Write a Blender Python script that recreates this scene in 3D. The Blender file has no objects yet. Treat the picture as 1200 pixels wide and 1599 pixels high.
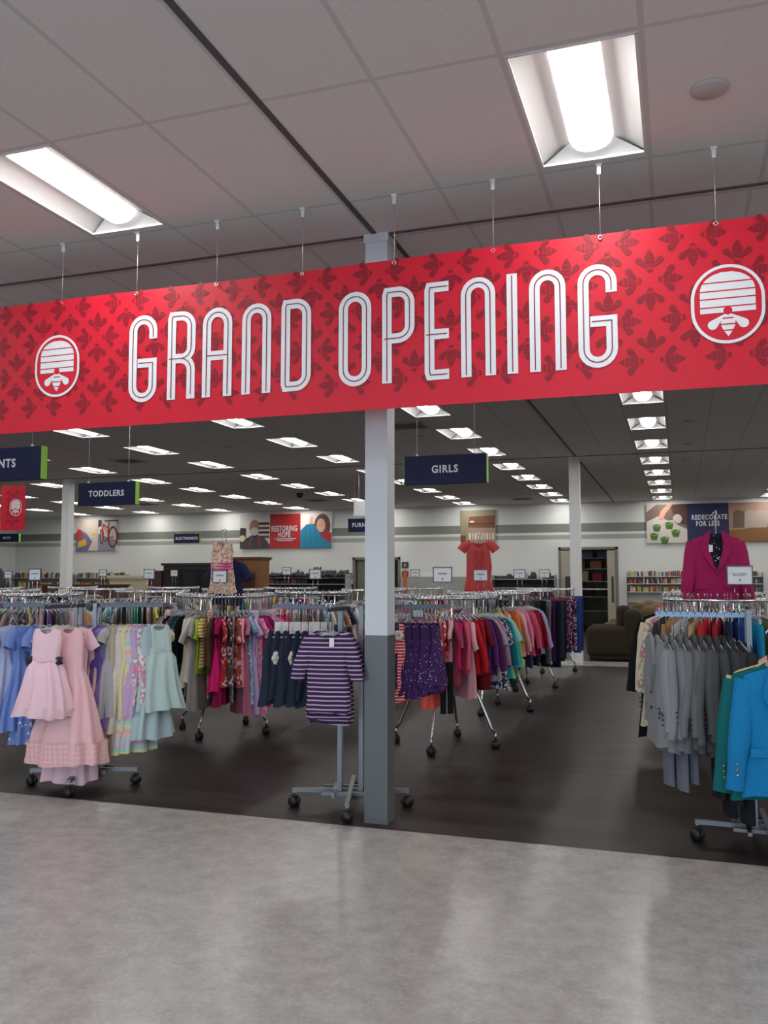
import bpy, math, random
from mathutils import Matrix, Vector
R = math.radians
random.seed(11)
sc = bpy.context.scene
col = sc.collection

# ------------------------------------------------------------------ camera
cd = bpy.data.cameras.new('camera'); cam = bpy.data.objects.new('camera', cd); col.objects.link(cam)
cam.location = (0, 0, 1.611); cam.rotation_euler = (R(90 + 4.41), 0, R(18.68))
cd.sensor_fit = 'HORIZONTAL'; cd.sensor_width = 36; cd.lens = 36 * 1361 / 1200; cd.clip_end = 200
sc.camera = cam
# ------------------------------------------------------------------ light and exposure
LAMP = 24.0           # emission of the ceiling-light diffusers
DAY = 260             # daylight entering by the shop window behind the camera
EXPOSURE = 0.57
w = bpy.data.worlds.new('world'); sc.world = w; w.use_nodes = True
w.node_tree.nodes['Background'].inputs[0].default_value = (.55, .7, 1, 1)
w.node_tree.nodes['Background'].inputs[1].default_value = .25
vs = sc.view_settings
vs.view_transform = 'Standard'; vs.look = 'None'; vs.gamma = 1; vs.use_curve_mapping = False; vs.exposure = EXPOSURE
ld = bpy.data.lights.new('window_daylight', 'AREA'); ld.shape = 'RECTANGLE'; ld.size = 9; ld.size_y = 2.5
ld.energy = DAY; ld.color = (.62, .8, 1)
lo = bpy.data.objects.new('window_daylight', ld); col.objects.link(lo)
lo.location = (-2, -7.6, 1.65); lo.rotation_euler = (R(90), 0, 0)

# ------------------------------------------------------------------ materials
_m = {}
def lin(c):
    return tuple((x / 12.92 if x <= .04045 else ((x + .055) / 1.055) ** 2.4) for x in c)
def S(r, g, b): return lin((r / 255, g / 255, b / 255))
def mat(key, rgb, rough=.6, metal=0, emit=None, estr=1, spec=.5):
    if key in _m: return _m[key]
    m = bpy.data.materials.new(key); m.use_nodes = True
    b = m.node_tree.nodes['Principled BSDF']
    b.inputs['Base Color'].default_value = (*rgb, 1); b.inputs['Roughness'].default_value = rough
    b.inputs['Metallic'].default_value = metal; b.inputs['Specular IOR Level'].default_value = spec
    if emit:
        b.inputs['Emission Color'].default_value = (*emit, 1); b.inputs['Emission Strength'].default_value = estr
    _m[key] = m; return m
class NT:
    def __init__(s, m): s.t = m.node_tree; s.b = s.t.nodes['Principled BSDF']
    def n(s, ty, **k):
        x = s.t.nodes.new(ty)
        for a, v in k.items(): setattr(x, a, v)
        return x
    def l(s, a, b): s.t.links.new(a, b)
    def math(s, op, a, b=None):
        x = s.n('ShaderNodeMath', operation=op)
        for i, v in enumerate((a, b)):
            if v is None: continue
            if isinstance(v, (int, float)): x.inputs[i].default_value = v
            else: s.l(v, x.inputs[i])
        return x.outputs[0]
    def mix(s, f, a, b):
        x = s.n('ShaderNodeMix', data_type='RGBA')
        for sock, v in ((x.inputs[0], f), (x.inputs[6], a), (x.inputs[7], b)):
            if isinstance(v, (int, float)): sock.default_value = v
            elif isinstance(v, tuple): sock.default_value = (*v[:3], 1)
            else: s.l(v, sock)
        return x.outputs[2]
def fab(rgb, pat=None, c2=(.8, .8, .8), sc_=1, c3=None):
    key = 'fabric_%s_%s_%s_%s' % (pat, '%.3f_%.3f_%.3f' % rgb, '%.2f_%.2f_%.2f' % c2, sc_)
    if key in _m: return _m[key]
    m = mat(key, rgb, .88, spec=.25); t = NT(m)
    co = t.n('ShaderNodeTexCoord').outputs['Object']
    nz = t.n('ShaderNodeTexNoise'); nz.inputs['Scale'].default_value = 260; nz.inputs['Detail'].default_value = 1
    t.l(co, nz.inputs['Vector'])
    base = t.mix(nz.outputs[0], tuple(x * .9 for x in rgb), tuple(min(1, x * 1.1) for x in rgb))
    if pat in ('striped', 'plaid'):
        sp = t.n('ShaderNodeSeparateXYZ'); t.l(co, sp.inputs[0])
        fz = t.math('GREATER_THAN', t.math('FRACT', t.math('MULTIPLY', sp.outputs[2], 34 * sc_)), .7)
        if pat == 'plaid':
            fx = t.math('GREATER_THAN', t.math('FRACT', t.math('MULTIPLY', sp.outputs[0], 34 * sc_)), .6)
            fz = t.math('MULTIPLY', t.math('ADD', fz, fx), .4)
        base = t.mix(fz, base, c2)
    elif pat in ('dotted', 'sprigged'):
        v = t.n('ShaderNodeTexVoronoi'); v.inputs['Scale'].default_value = (26 if pat == 'dotted' else 24) * sc_; t.l(co, v.inputs['Vector'])
        base = t.mix(t.math('LESS_THAN', v.outputs['Distance'], .24 if pat == 'dotted' else .16), base, c2)
    elif pat in ('floral', 'sequined'):
        v = t.n('ShaderNodeTexVoronoi'); v.inputs['Scale'].default_value = (42 if pat == 'floral' else 95) * sc_; t.l(co, v.inputs['Vector'])
        sp = t.n('ShaderNodeSeparateColor'); t.l(v.outputs['Color'], sp.inputs[0])
        base = t.mix(t.math('GREATER_THAN', sp.outputs[0], .62), base, c2)
        base = t.mix(t.math('GREATER_THAN', sp.outputs[1], .74), base, c3 or tuple(min(1, .5 * x + .04) for x in rgb))
        if pat == 'sequined': t.b.inputs['Roughness'].default_value = .3
    elif pat == 'bands':
        sp = t.n('ShaderNodeSeparateXYZ'); t.l(co, sp.inputs[0])
        rp = t.n('ShaderNodeValToRGB'); rp.color_ramp.interpolation = 'CONSTANT'
        cs = [(.8, .5, .55), (.75, .72, .45), (.42, .7, .62), (.75, .55, .7), (.5, .68, .72), (.8, .6, .5)]
        for i, c in enumerate(cs):
            e = rp.color_ramp.elements[0] if i == 0 else rp.color_ramp.elements.new(i / 6)
            e.position = i / 6; e.color = (*c, 1)
        t.l(t.math('FRACT', t.math('MULTIPLY', sp.outputs[2], 5 * sc_)), rp.inputs[0]); base = rp.outputs[0]
    t.l(base, t.b.inputs['Base Color'])
    return m
CHROME = mat('chrome', (.62, .64, .66), .22, 1)
STEEL = mat('brushed_steel', (.19, .195, .205), .42, 1)
ARMB = mat('blued_steel_arm', (.10, .11, .13), .45, 1)
BLACK = mat('black_rubber', (.012, .012, .013), .5)
WHITE = mat('white_paint', (.74, .75, .74), .5)
PLASTIC = mat('clear_hanger_plastic', (.36, .39, .42), .2)
CARD = mat('white_card', (.78, .80, .82), .4)
INK = mat('grey_print', (.25, .27, .3), .6)
NAVY = mat('navy_sign_face', S(20, 28, 66), .6, spec=.3)
LIME = mat('lime_edge', S(140, 200, 40), .5)
SIGNW = mat('sign_white', (.72, .74, .78), .5)
REDB = mat('banner_red', S(206, 28, 50), .45, spec=.3)
REDD = mat('banner_dark_red', S(138, 27, 41), .45, spec=.3)
BANW = mat('banner_white', (.78, .80, .83), .42)
TAG = mat('paper_tag', (.8, .8, .8), .7)

# ------------------------------------------------------------------ mesh builder
class MB:
    def __init__(s): s.v = []; s.f = []; s.m = []; s.sm = []; s.M = Matrix()
    def add(s, vs_, fs, mi=0, smooth=False):
        o = len(s.v); s.v += [tuple(s.M @ Vector(p)) for p in vs_]
        for f in fs: s.f.append([o + i for i in f]); s.m.append(mi); s.sm.append(smooth)
    def box(s, c, d, mi=0, rz=0):
        x, y, z = (q / 2 for q in d); p = [(a * x, b * y, e * z) for e in (-1, 1) for b in (-1, 1) for a in (-1, 1)]
        ca, sa = math.cos(rz), math.sin(rz)
        p = [(c[0] + a * ca - b * sa, c[1] + a * sa + b * ca, c[2] + e) for a, b, e in p]
        s.add(p, [(0, 2, 3, 1), (4, 5, 7, 6), (0, 1, 5, 4), (2, 6, 7, 3), (0, 4, 6, 2), (1, 3, 7, 5)], mi)
    def b2(s, x0, x1, y0, y1, z0, z1, mi=0): s.box(((x0 + x1) / 2, (y0 + y1) / 2, (z0 + z1) / 2), (x1 - x0, y1 - y0, z1 - z0), mi)
    def tube(s, pts, r, n=6, mi=0, closed=False, cap=True, flat=1):
        P = [Vector(p) for p in pts]; k = len(P); vv = []; ff = []; up = None
        for i in range(k):
            a = P[i - 1] if (i or closed) else P[0]; b = P[(i + 1) % k] if (i < k - 1 or closed) else P[-1]
            t = (b - a).normalized()
            if up is None:
                up = Vector((0, 1, 0)) if abs(t.y) < .9 else Vector((1, 0, 0))
            sd = t.cross(up).normalized(); up = sd.cross(t).normalized()
            ri = r[i] if isinstance(r, (list, tuple)) else r
            for j in range(n):
                q = 2 * math.pi * j / n
                vv.append(P[i] + sd * math.cos(q) * ri + up * math.sin(q) * ri * flat)
        for i in range(k if closed else k - 1):
            for j in range(n):
                a, b = i * n, ((i + 1) % k) * n
                ff.append((a + j, a + (j + 1) % n, b + (j + 1) % n, b + j))
        if cap and not closed: ff += [tuple(range(n))[::-1], tuple((k - 1) * n + j for j in range(n))]
        s.add(vv, ff, mi, True)
    def lathe(s, prof, n=16, mi=0, c=(0, 0, 0)):
        vv = []; ff = []
        for r_, z in prof:
            vv += [(c[0] + r_ * math.cos(2 * math.pi * j / n), c[1] + r_ * math.sin(2 * math.pi * j / n), c[2] + z) for j in range(n)]
        for i in range(len(prof) - 1):
            for j in range(n): ff.append((i * n + j, i * n + (j + 1) % n, (i + 1) * n + (j + 1) % n, (i + 1) * n + j))
        ff += [tuple(range(n))[::-1], tuple((len(prof) - 1) * n + j for j in range(n))]
        s.add(vv, ff, mi, True)
    # flat drawing in the x-z plane, facing -y
    def poly(s, pts, y=0, mi=0): s.add([(p[0], y, p[1]) for p in pts], [tuple(range(len(pts)))], mi)
    def ell(s, cx, cz, rx, rz, y=0, mi=0, n=20, a0=0, a1=360):
        s.poly([(cx + rx * math.cos(R(a0 + (a1 - a0) * i / n)), cz + rz * math.sin(R(a0 + (a1 - a0) * i / n))) for i in range(n + (a1 - a0 != 360))], y, mi)
    def rib(s, pts, wd, y=0, mi=0, closed=False, cap=True):
        P = [Vector((p[0], p[1])) for p in pts]; k = len(P); L = []
        for i in range(k):
            a = P[i - 1] if (i or closed) else None; b = P[(i + 1) % k] if (i < k - 1 or closed) else None
            d1 = (P[i] - a).normalized() if a is not None else None; d2 = (b - P[i]).normalized() if b is not None else None
            n1 = Vector((-d1.y, d1.x)) if d1 else None; n2 = Vector((-d2.y, d2.x)) if d2 else None
            n_ = (n1 + n2).normalized() if n1 and n2 else (n1 or n2)
            kk = 1 / max(.5, n_.dot(n1 or n2)); L.append(n_ * kk * wd / 2)
        vv = [(P[i].x + q * L[i].x, y, P[i].y + q * L[i].y) for i in range(k) for q in (1, -1)]
        ff = [(2 * i, 2 * i + 1, 2 * ((i + 1) % k) + 1, 2 * ((i + 1) % k)) for i in range(k if closed else k - 1)]
        s.add(vv, ff, mi)
        if cap and not closed and cap != 'none':
            for p in (P[0], P[-1]): s.ell(p.x, p.y, wd / 2, wd / 2, y, mi, 14)
    def mesh(s, name, mats=None):
        me = bpy.data.meshes.new(name); me.from_pydata(s.v, [], s.f)
        if mats is None: me.materials.append(None)
        else:
            for m in (mats if isinstance(mats, (list, tuple)) else [mats]): me.materials.append(m)
        me.polygons.foreach_set('material_index', s.m); me.polygons.foreach_set('use_smooth', s.sm); me.update()
        return me
    def build(s, name, mats, parent=None, loc=(0, 0, 0), rz=0):
        return inst(name, s.mesh(name, mats), parent, loc, rz)
def inst(name, me, parent=None, loc=(0, 0, 0), rz=0, m=None, scale=1):
    o = bpy.data.objects.new(name, me); col.objects.link(o)
    o.location = loc; o.rotation_euler = (0, 0, rz); o.scale = (scale, scale, scale)
    if parent: o.parent = parent
    if m:
        o.material_slots[0].link = 'OBJECT'; o.material_slots[0].material = m
    return o
LABELS = {}
def tag(o, label=None, cat=None, group=None, kind=None):
    if label:
        assert len(label.split()) <= 16, label
        LABELS.setdefault(label, []).append(o.name); o['label'] = label
    if cat: o['category'] = cat
    if group: o['group'] = group
    if kind: o['kind'] = kind
    return o
def empty(name, loc=(0, 0, 0), rz=0):
    o = bpy.data.objects.new(name, None); col.objects.link(o); o.empty_display_size = .1
    o.location = loc; o.rotation_euler = (0, 0, rz); return o
def box_mesh(x0, x1, y0, y1, z0, z1, mats, name='box'):
    b = MB(); b.b2(x0, x1, y0, y1, z0, z1); return b.mesh(name, mats)
def text_mesh(txt, size, xs=1, bold=.0, m=None, align='CENTER'):
    cu = bpy.data.curves.new('t', 'FONT'); cu.body = txt; cu.size = size; cu.align_x = align; cu.align_y = 'CENTER'
    cu.offset = bold; cu.space_character = 1.15; cu.extrude = .0008; cu.resolution_u = 3
    o = bpy.data.objects.new('t', cu); col.objects.link(o)
    dg = bpy.context.evaluated_depsgraph_get(); dg.update()
    me = bpy.data.meshes.new_from_object(o.evaluated_get(dg)); bpy.data.objects.remove(o)
    me.transform(Matrix.Rotation(R(90), 4, 'X') @ Matrix.Diagonal((xs, 1, 1, 1)))
    me.materials.clear(); me.materials.append(m or SIGNW); return me
ORD = ['first', 'second', 'third', 'fourth', 'fifth', 'sixth', 'seventh', 'eighth', 'ninth', 'tenth', 'eleventh', 'twelfth', 'thirteenth', 'fourteenth', 'fifteenth', 'sixteenth']

# ------------------------------------------------------------------ room
H = 4.008
XL, XR, YF, YB = -24.6, 7.5, -7.0, 27.7
# floor: pale vinyl aisle, dark wood-look plank department, pale cross aisle
mt = mat('pale_vinyl_floor', (.36, .345, .335), .3); t = NT(mt)
co = t.n('ShaderNodeTexCoord').outputs['Object']
n1 = t.n('ShaderNodeTexNoise'); n1.inputs['Scale'].default_value = 8; n1.inputs['Detail'].default_value = 9; n1.inputs['Roughness'].default_value = .72
n2 = t.n('ShaderNodeTexNoise'); n2.inputs['Scale'].default_value = 45; n2.inputs['Detail'].default_value = 4
t.l(co, n1.inputs['Vector']); t.l(co, n2.inputs['Vector'])
rp = t.n('ShaderNodeValToRGB'); rp.color_ramp.elements[0].position = .36; rp.color_ramp.elements[1].position = .64
rp.color_ramp.elements[0].color = (.245, .228, .215, 1); rp.color_ramp.elements[1].color = (.37, .355, .34, 1)
t.l(t.math('ADD', t.math('MULTIPLY', n1.outputs[0], .72), t.math('MULTIPLY', n2.outputs[0], .28)), rp.inputs[0])
vo = t.n('ShaderNodeTexVoronoi'); vo.inputs['Scale'].default_value = 38; t.l(co, vo.inputs['Vector'])
n3 = t.n('ShaderNodeTexNoise'); n3.inputs['Scale'].default_value = 9; t.l(co, n3.inputs['Vector'])
sp_ = t.math('MULTIPLY', t.math('LESS_THAN', vo.outputs['Distance'], .2), t.math('GREATER_THAN', n3.outputs[0], .56))
t.l(t.mix(t.math('MULTIPLY', sp_, .35), rp.outputs[0], (.52, .49, .44)), t.b.inputs['Base Color'])
t.b.inputs['Roughness'].default_value = .27
PALE = mt
mt = mat('dark_plank_floor', (.05, .036, .032), .42, spec=.22); t = NT(mt)
tc = t.n('ShaderNodeTexCoord').outputs['Object']
br = t.n('ShaderNodeTexBrick'); br.offset = .37
br.inputs['Scale'].default_value = 1; br.inputs['Brick Width'].default_value = .92; br.inputs['Row Height'].default_value = .125
br.inputs['Mortar Size'].default_value = .0018; br.inputs['Color1'].default_value = (.030, .021, .018, 1); br.inputs['Color2'].default_value = (.005, .004, .0036, 1)
br.inputs['Mortar'].default_value = (.005, .004, .004, 1); t.l(tc, br.inputs['Vector'])
mp = t.n('ShaderNodeMapping'); mp.inputs['Scale'].default_value = (2.2, 34, 1); t.l(tc, mp.inputs['Vector'])
ng = t.n('ShaderNodeTexNoise'); ng.inputs['Scale'].default_value = 2; ng.inputs['Detail'].default_value = 6; t.l(mp.outputs[0], ng.inputs['Vector'])
t.l(t.mix(t.math('MULTIPLY', ng.outputs[0], .5), br.outputs['Color'], (.024, .019, .016)), t.b.inputs['Base Color'])
DARKF = mt
b = MB()
for y0, y1, mi in ((YF - 1, 5.47, 0), (5.47, 16.8, 1), (16.8, 17.75, 0), (17.75, 31, 1)):
    b.b2(XL, XR, y0, y1, -.05, 0, mi)
tag(b.build('floor', [PALE, DARKF]), 'floor of pale mottled vinyl with a dark plank department', 'floor', kind='structure')

# ceiling, cut open where the lights sit
mt = mat('ceiling_tile', (.6, .57, .56), .9, spec=.1); t = NT(mt)
uv = t.n('ShaderNodeUVMap').outputs[0]; sx = t.n('ShaderNodeSeparateXYZ'); t.l(uv, sx.inputs[0])
def band(o, wd): return t.math('LESS_THAN', t.math('ABSOLUTE', t.math('SUBTRACT', t.math('FRACT', t.math('ADD', o, .5)), .5)), wd)
g = t.math('MAXIMUM', band(sx.outputs[0], .022), band(sx.outputs[1], .011))
co = t.n('ShaderNodeTexCoord').outputs['Object']
nz = t.n('ShaderNodeTexNoise'); nz.inputs['Scale'].default_value = 120; nz.inputs['Detail'].default_value = 3; t.l(co, nz.inputs['Vector'])
pit = t.math('LESS_THAN', nz.outputs[0], .36)
tile = t.mix(t.math('MULTIPLY', pit, .5), (.74, .715, .705), (.36, .34, .335))
t.l(t.mix(g, tile, (.60, .58, .57)), t.b.inputs['Base Color'])
TILE = mt
bays = []   # x0, x1, y0, y1, tile width, tile length, origin, lamp columns, lamp rows, lamp half width and half length
nearY = [4.39, 1.9, -.6, -3.1, -5.6]; farY = [7.0, 9.45, 11.75, 13.9, 16.1]; farY2 = [18.35, 20.5, 22.65, 24.8, 26.9]
bays.append((XL, -1.95, YF, 5.58, .622, 1.24, (-3.535 + .311, 5.03), [-9.75, -6.64, -3.535], nearY, .293, .572))
bays.append((-1.95, XR, YF, 5.58, .622, 1.24, (-.41 + .311, 5.03), [-.41, 2.7, 5.8], nearY, .293, .572))
for ys, y0, y1 in ((farY, 5.58, 17.2), (farY2, 17.2, YB)):
    bays.append((XL, -1.86, y0, y1, .59, 1.1, (-3.38 + .295, ys[-1] + .55), [-21.1, -18.15, -15.2, -12.24, -9.28, -6.4, -3.38], ys, .28, .53))
    bays.append((-1.86, XR, y0, y1, .59, 1.1, (-.41 + .295, ys[-1] + .55), [-.41, 2.55, 5.5], ys, .28, .53))
cv = []; cf = []; cu_ = []; lamps = []
for x0, x1, y0, y1, T1, T2, og, lx, ly, hw, hl in bays:
    xb = sorted({x0, x1, *[q + s_ * hw for q in lx for s_ in (-1, 1)]}); yb = sorted({y0, y1, *[q + s_ * hl for q in ly for s_ in (-1, 1)]})
    xb = [q for q in xb if x0 <= q <= x1]; yb = [q for q in yb if y0 <= q <= y1]
    for i in range(len(xb) - 1):
        for j in range(len(yb) - 1):
            mx, my = (xb[i] + xb[i + 1]) / 2, (yb[j] + yb[j + 1]) / 2
            if any(abs(mx - q) < hw for q in lx) and any(abs(my - q) < hl for q in ly): continue
            o = len(cv); q = [(xb[i], yb[j]), (xb[i], yb[j + 1]), (xb[i + 1], yb[j + 1]), (xb[i + 1], yb[j])]
            cv += [(a, c, H) for a, c in q]; cf.append((o, o + 1, o + 2, o + 3))
            cu_ += [((a - og[0]) / T1, (c - og[1]) / T2) for a, c in q]
    lamps += [(a, c, hw, hl) for a in lx for c in ly]
me = bpy.data.meshes.new('ceiling'); me.from_pydata(cv, [], cf); ul = me.uv_layers.new(name='UVMap')
for i, q in enumerate(cu_): ul.data[i].uv = q
me.materials.append(TILE)
tag(inst('ceiling', me), 'suspended ceiling of grey speckled tiles', 'ceiling', kind='structure')
b = MB(); b.b2(XL, XR, YF, 31, H + .32, H + .36); tag(b.build('ceiling', mat('roof_deck', (.3, .3, .3), .9)), None, None, kind='structure')
DKM = mat('dark_joint', (.09, .085, .085), .7)
b = MB(); b.b2(-1.968, -1.932, YF, 5.55, H - .006, H + .01)
b.b2(XL, XR, 5.572, 5.592, H - .01, H + .01); b.b2(-1.876, -1.846, 5.6, YB, H - .01, H + .01); b.b2(XL, XR, 17.19, 17.215, H - .01, H + .01)
b.b2(XL, XR, YB - .035, YB, H - .05, H, 1)
tag(b.build('trim_1', [DKM, WHITE]), kind='structure')

# walls
WALL = mat('wall_paint', (.72, .73, .70), .6); t = NT(WALL)
nz = t.n('ShaderNodeTexNoise'); nz.inputs['Scale'].default_value = 1.5
t.l(t.mix(nz.outputs[0], (.70, .71, .68), (.75, .76, .73)), t.b.inputs['Base Color'])
G1 = mat('wall_stripe_dark', S(128, 132, 124), .6); G2 = mat('wall_stripe_light', S(165, 168, 160), .6)
GREY = mat('door_frame_grey', S(120, 118, 112), .5)
def wall_strips(b, x0, x1, y0, y1, zb):
    for z0, z1, mi in ((zb, 2.86, 0), (2.86, 3.0, 2), (3.0, 3.08, 0), (3.08, 3.35, 1), (3.35, H, 0)):
        if z1 > z0: b.b2(x0, x1, y0, y1, z0, z1, mi)
b = MB()
for x0, x1, zb in ((XL, -10.42, 0), (-10.42, -8.85, 2.27), (-8.85, -3.52, 0), (-3.52, -1.83, 2.53), (-1.83, XR, 0)): wall_strips(b, x0, x1, YB, YB + .15, zb)
tag(b.build('wall_back', [WALL, G1, G2]), 'white back wall with two grey stripes', 'wall', kind='structure')
b = MB(); wall_strips(b, XL - .15, XL, YF, YB + .15, 0); tag(b.build('wall_left', [WALL, G1, G2]), kind='structure')
b = MB(); b.b2(XR, XR + .15, YF, YB + .15, 0, H); tag(b.build('wall_right', WALL), kind='structure')
b = MB(); b.b2(XL, -6.6, YF - .15, YF, 0, H); b.b2(2.6, XR, YF - .15, YF, 0, H); b.b2(-6.6, 2.6, YF - .15, YF, 2.9, H); b.b2(-6.6, 2.6, YF - .15, YF, 0, .4)
tag(b.build('wall_front', WALL), kind='structure')
b = MB()
for q in (-6.6, -4.3, -2, .3, 2.6): b.b2(q - .04, q + .04, YF - .12, YF - .02, .4, 2.9)
for q in (.4, 2.9): b.b2(-6.6, 2.6, YF - .12, YF - .02, q - .03, q + .03)
tag(b.build('window_1', STEEL), kind='structure')
# door openings in the back wall with what stands behind them
b = MB()
for x0, x1, zt in ((-3.52, -1.83, 2.53), (-10.42, -8.85, 2.27)):
    for q in (x0 - .06, x1 - .02): b.b2(q, q + .08, YB - .03, YB + .18, 0, zt + .08)
    b.b2(x0 - .06, x1 + .06, YB - .03, YB + .18, zt, zt + .08)
tag(b.build('trim_2', GREY), kind='structure')
OLIVE = mat('olive_passage', S(140, 138, 118), .7)
b = MB(); b.b2(-4.4, -.9, 30.6, 30.7, 0, 3.2); b.b2(-4.5, -4.4, YB + .15, 30.6, 0, 3.2); b.b2(-.95, -.85, YB + .15, 30.6, 0, 3.2); b.b2(-4.4, -.9, YB + .16, 30.6, 3.1, 3.2)
b.b2(-10.8, -8.5, 29.6, 29.7, 0, 2.9); b.b2(-10.85, -10.8, YB + .15, 29.7, 0, 2.9); b.b2(-8.55, -8.5, YB + .15, 29.7, 0, 2.9)
tag(b.build('wall_back.001', OLIVE), kind='structure')
DOORM = mat('beige_door', S(168, 162, 145), .5)
for n_, x0, x1 in (('door_1', -3.5, -3.14), ('door_2', -2.1, -1.86)):
    b = MB(); b.b2(x0, x1, YB - .02, YB + .03, .02, 2.5); b.b2(x0 + .12, x1 - .05, YB - .028, YB - .02, .9, 1.7, 1)
    tag(b.build(n_, [DOORM, mat('dark_plate', (.03, .03, .03), .4)]), kind='structure')
b = MB(); b.b2(-10.36, -9.4, YB + .1, YB + .14, .02, 2.25); tag(b.build('door_3', mat('olive_door', S(120, 118, 100), .5)), kind='structure')

# columns
b = MB(); b.b2(-2.02, -1.86, 5.57, 5.73, 1.235, H - .06); b.b2(-2.03, -1.85, 5.56, 5.74, H - .06, H)
c_ = tag(b.build('column', mat('column_white', S(200, 206, 210), .4)), 'square white column with grey painted lower part behind the red banner', 'column', kind='structure')
b = MB(); b.b2(-2.021, -1.859, 5.569, 5.731, 0, 1.235); b.build('lower_part', mat('column_grey', S(92, 97, 99), .3), c_)
for X, lab in ((-1.9, 'white column far back beside the doorway'), (-13.85, 'white column far back left under the TODDLERS sign')):
    b = MB(); b.b2(X - .1, X + .1, 17.2, 17.4, 0, H); tag(b.build('column', WHITE), lab, 'column', kind='structure')

# ------------------------------------------------------------------ ceiling lights
LENS = mat('lamp_diffuser', (.9, .9, .9), .5, emit=(1, .97, .94), estr=LAMP)
SIDE = mat('lamp_diffuser_side', (.85, .85, .85), .5, emit=(1, .97, .94), estr=.9)
REFL = mat('lamp_reflector', (.72, .72, .71), .4)
def lamp_meshes(hw, hl):
    b = MB(); n = 5
    for s_ in (-1, 1):                                   # curved reflector wings
        pr = [(hw - (hw - .42 * hw) * i / n, .012 + .075 * math.sin(R(90) * i / n)) for i in range(n + 1)]
        vv = [(s_ * x, y, z) for x, z in pr for y in (-hl + .004, hl - .004)]
        b.add(vv, [(2 * i, 2 * i + 1, 2 * i + 3, 2 * i + 2) for i in range(n)], 0, True)
    for s_ in (-1, 1):                                   # sloping end plates
        b.add([(-hw, s_ * hl, .004), (hw, s_ * hl, .004), (.42 * hw, s_ * (hl - .07), .09), (-.42 * hw, s_ * (hl - .07), .09)], [(0, 1, 2, 3)])
    b.b2(-.43 * hw, .43 * hw, -hl + .06, hl - .06, .088, .1)
    fr = b.mesh('housing', REFL)
    b = MB(); e = .012
    for s_ in (-1, 1):
        b.b2(s_ * hw - e if s_ > 0 else -hw, hw if s_ > 0 else -hw + e, -hl, hl, -.003, .012); b.b2(-hw, hw, s_ * hl - e if s_ > 0 else -hl, hl if s_ > 0 else -hl + e, -.003, .012)
    rim = b.mesh('rim', WHITE)
    b = MB(); k = 8; hx = .4 * hw
    pr = [(hx * math.cos(math.pi * i / k), .085 - .072 * math.sin(math.pi * i / k)) for i in range(k + 1)]
    L2 = hl - .085
    vv = [(x, y, z) for x, z in pr for y in (-L2, L2)]
    for i in range(k): b.add(vv[2 * i:2 * i + 4], [(0, 1, 3, 2)], 1 if i < 2 or i > k - 3 else 0)
    b.add([(x, -L2, z) for x, z in pr], [tuple(range(k + 1))], 1); b.add([(x, L2, z) for x, z in pr], [tuple(range(k + 1))[::-1]], 1)
    return fr, rim, b.mesh('diffuser', [LENS, SIDE])
lm = {}
rowname = {-.41: 'row over the right aisle', -3.38: 'row above the GIRLS sign', -6.4: 'row just left of the white column', -9.28: 'fourth row from the right aisle',
           -12.24: 'fifth row from the right aisle', -15.2: 'sixth row from the right aisle', -18.15: 'seventh row from the right aisle', -21.1: 'leftmost row by the left wall', 2.55: 'row near the right wall', 5.5: 'row against the right wall'}
for X, Y, hw, hl in lamps:
    if (hw, hl) not in lm: lm[(hw, hl)] = lamp_meshes(hw, hl)
    if Y < 5:
        if X == -.41 and Y > 4: lab = 'large recessed ceiling light at upper right before the banner'
        elif X == -3.535 and Y > 4: lab = 'large recessed ceiling light at upper left before the banner'
        else: lab = 'recessed ceiling light over the front aisle behind the viewer'
        gr = 'recessed lights over the front aisle'
    else:
        lab = 'recessed ceiling light, %s from the front in the %s' % (ORD[(farY + farY2).index(Y)], rowname[X]); gr = 'recessed lights over the sales floor'
        if X in (2.55, 5.5) or (X < -6 and Y < 8): lab = 'recessed ceiling light over the far sides of the store'
    o = tag(empty('ceiling_light', (X, Y, H)), lab, 'ceiling light', gr)
    for n_, me in zip(('housing', 'rim', 'diffuser'), lm[(hw, hl)]): inst(n_, me, o)
# small ceiling fittings
vent = MB()
for i in range(6): vent.box((0, -.2 + .08 * i, -.012), (.5, .03, .012), 1)
for s_ in (-1, 1): vent.box((s_ * .28, 0, -.01), (.05, .58, .02)); vent.box((0, s_ * .27, -.01), (.6, .05, .02))
vent.box((0, 0, .0), (.54, .52, .006), 2)
vm = vent.mesh('ceiling_vent', [mat('vent_frame', (.4, .39, .38), .6), mat('vent_slat', (.2, .2, .2), .6), mat('vent_dark', (.02, .02, .02), .8)])
for X, Y, lab in ((-10.5, 14.9, 'square ceiling vent above the TODDLERS sign'), (-3.95, 12.85, 'square ceiling vent above the GIRLS sign'), (-16.1, 23.85, 'small far ceiling vent right of TODDLERS sign'),
                  (-10.4, 24.3, 'ceiling vent in front of the RESTORING HOPE poster'), (-4.4, 25.85, 'ceiling vent near the back wall right of the GIRLS sign')):
    tag(inst('ceiling_vent', vm, None, (X, Y, H - .002)), lab, 'vent', 'ceiling vents')
b = MB(); b.lathe([(.09, 0), (.09, -.012), (.085, -.015)], 20); dm = b.mesh('sprinkler_cover', mat('cover_white', (.5, .48, .47), .6))
for X, Y, lab in ((.2, 4.39, 'round sprinkler cover plate right of the large ceiling light'), (-4.06, 13.9, 'sprinkler cover above the GIRLS sign'), (-11.3, 13.9, 'sprinkler cover above the TODDLERS sign'),
                  (-7.66, 13.9, 'sprinkler cover left of the column under the banner'), (.2, 13.87, 'sprinkler cover beside right light row, nearest'), (.2, 16.2, 'sprinkler cover beside right light row, middle'), (.2, 18.4, 'sprinkler cover beside right light row, farthest')):
    tag(inst('sprinkler_cover', dm, None, (X, Y, H)), lab, 'sprinkler', 'round sprinkler covers')
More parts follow.
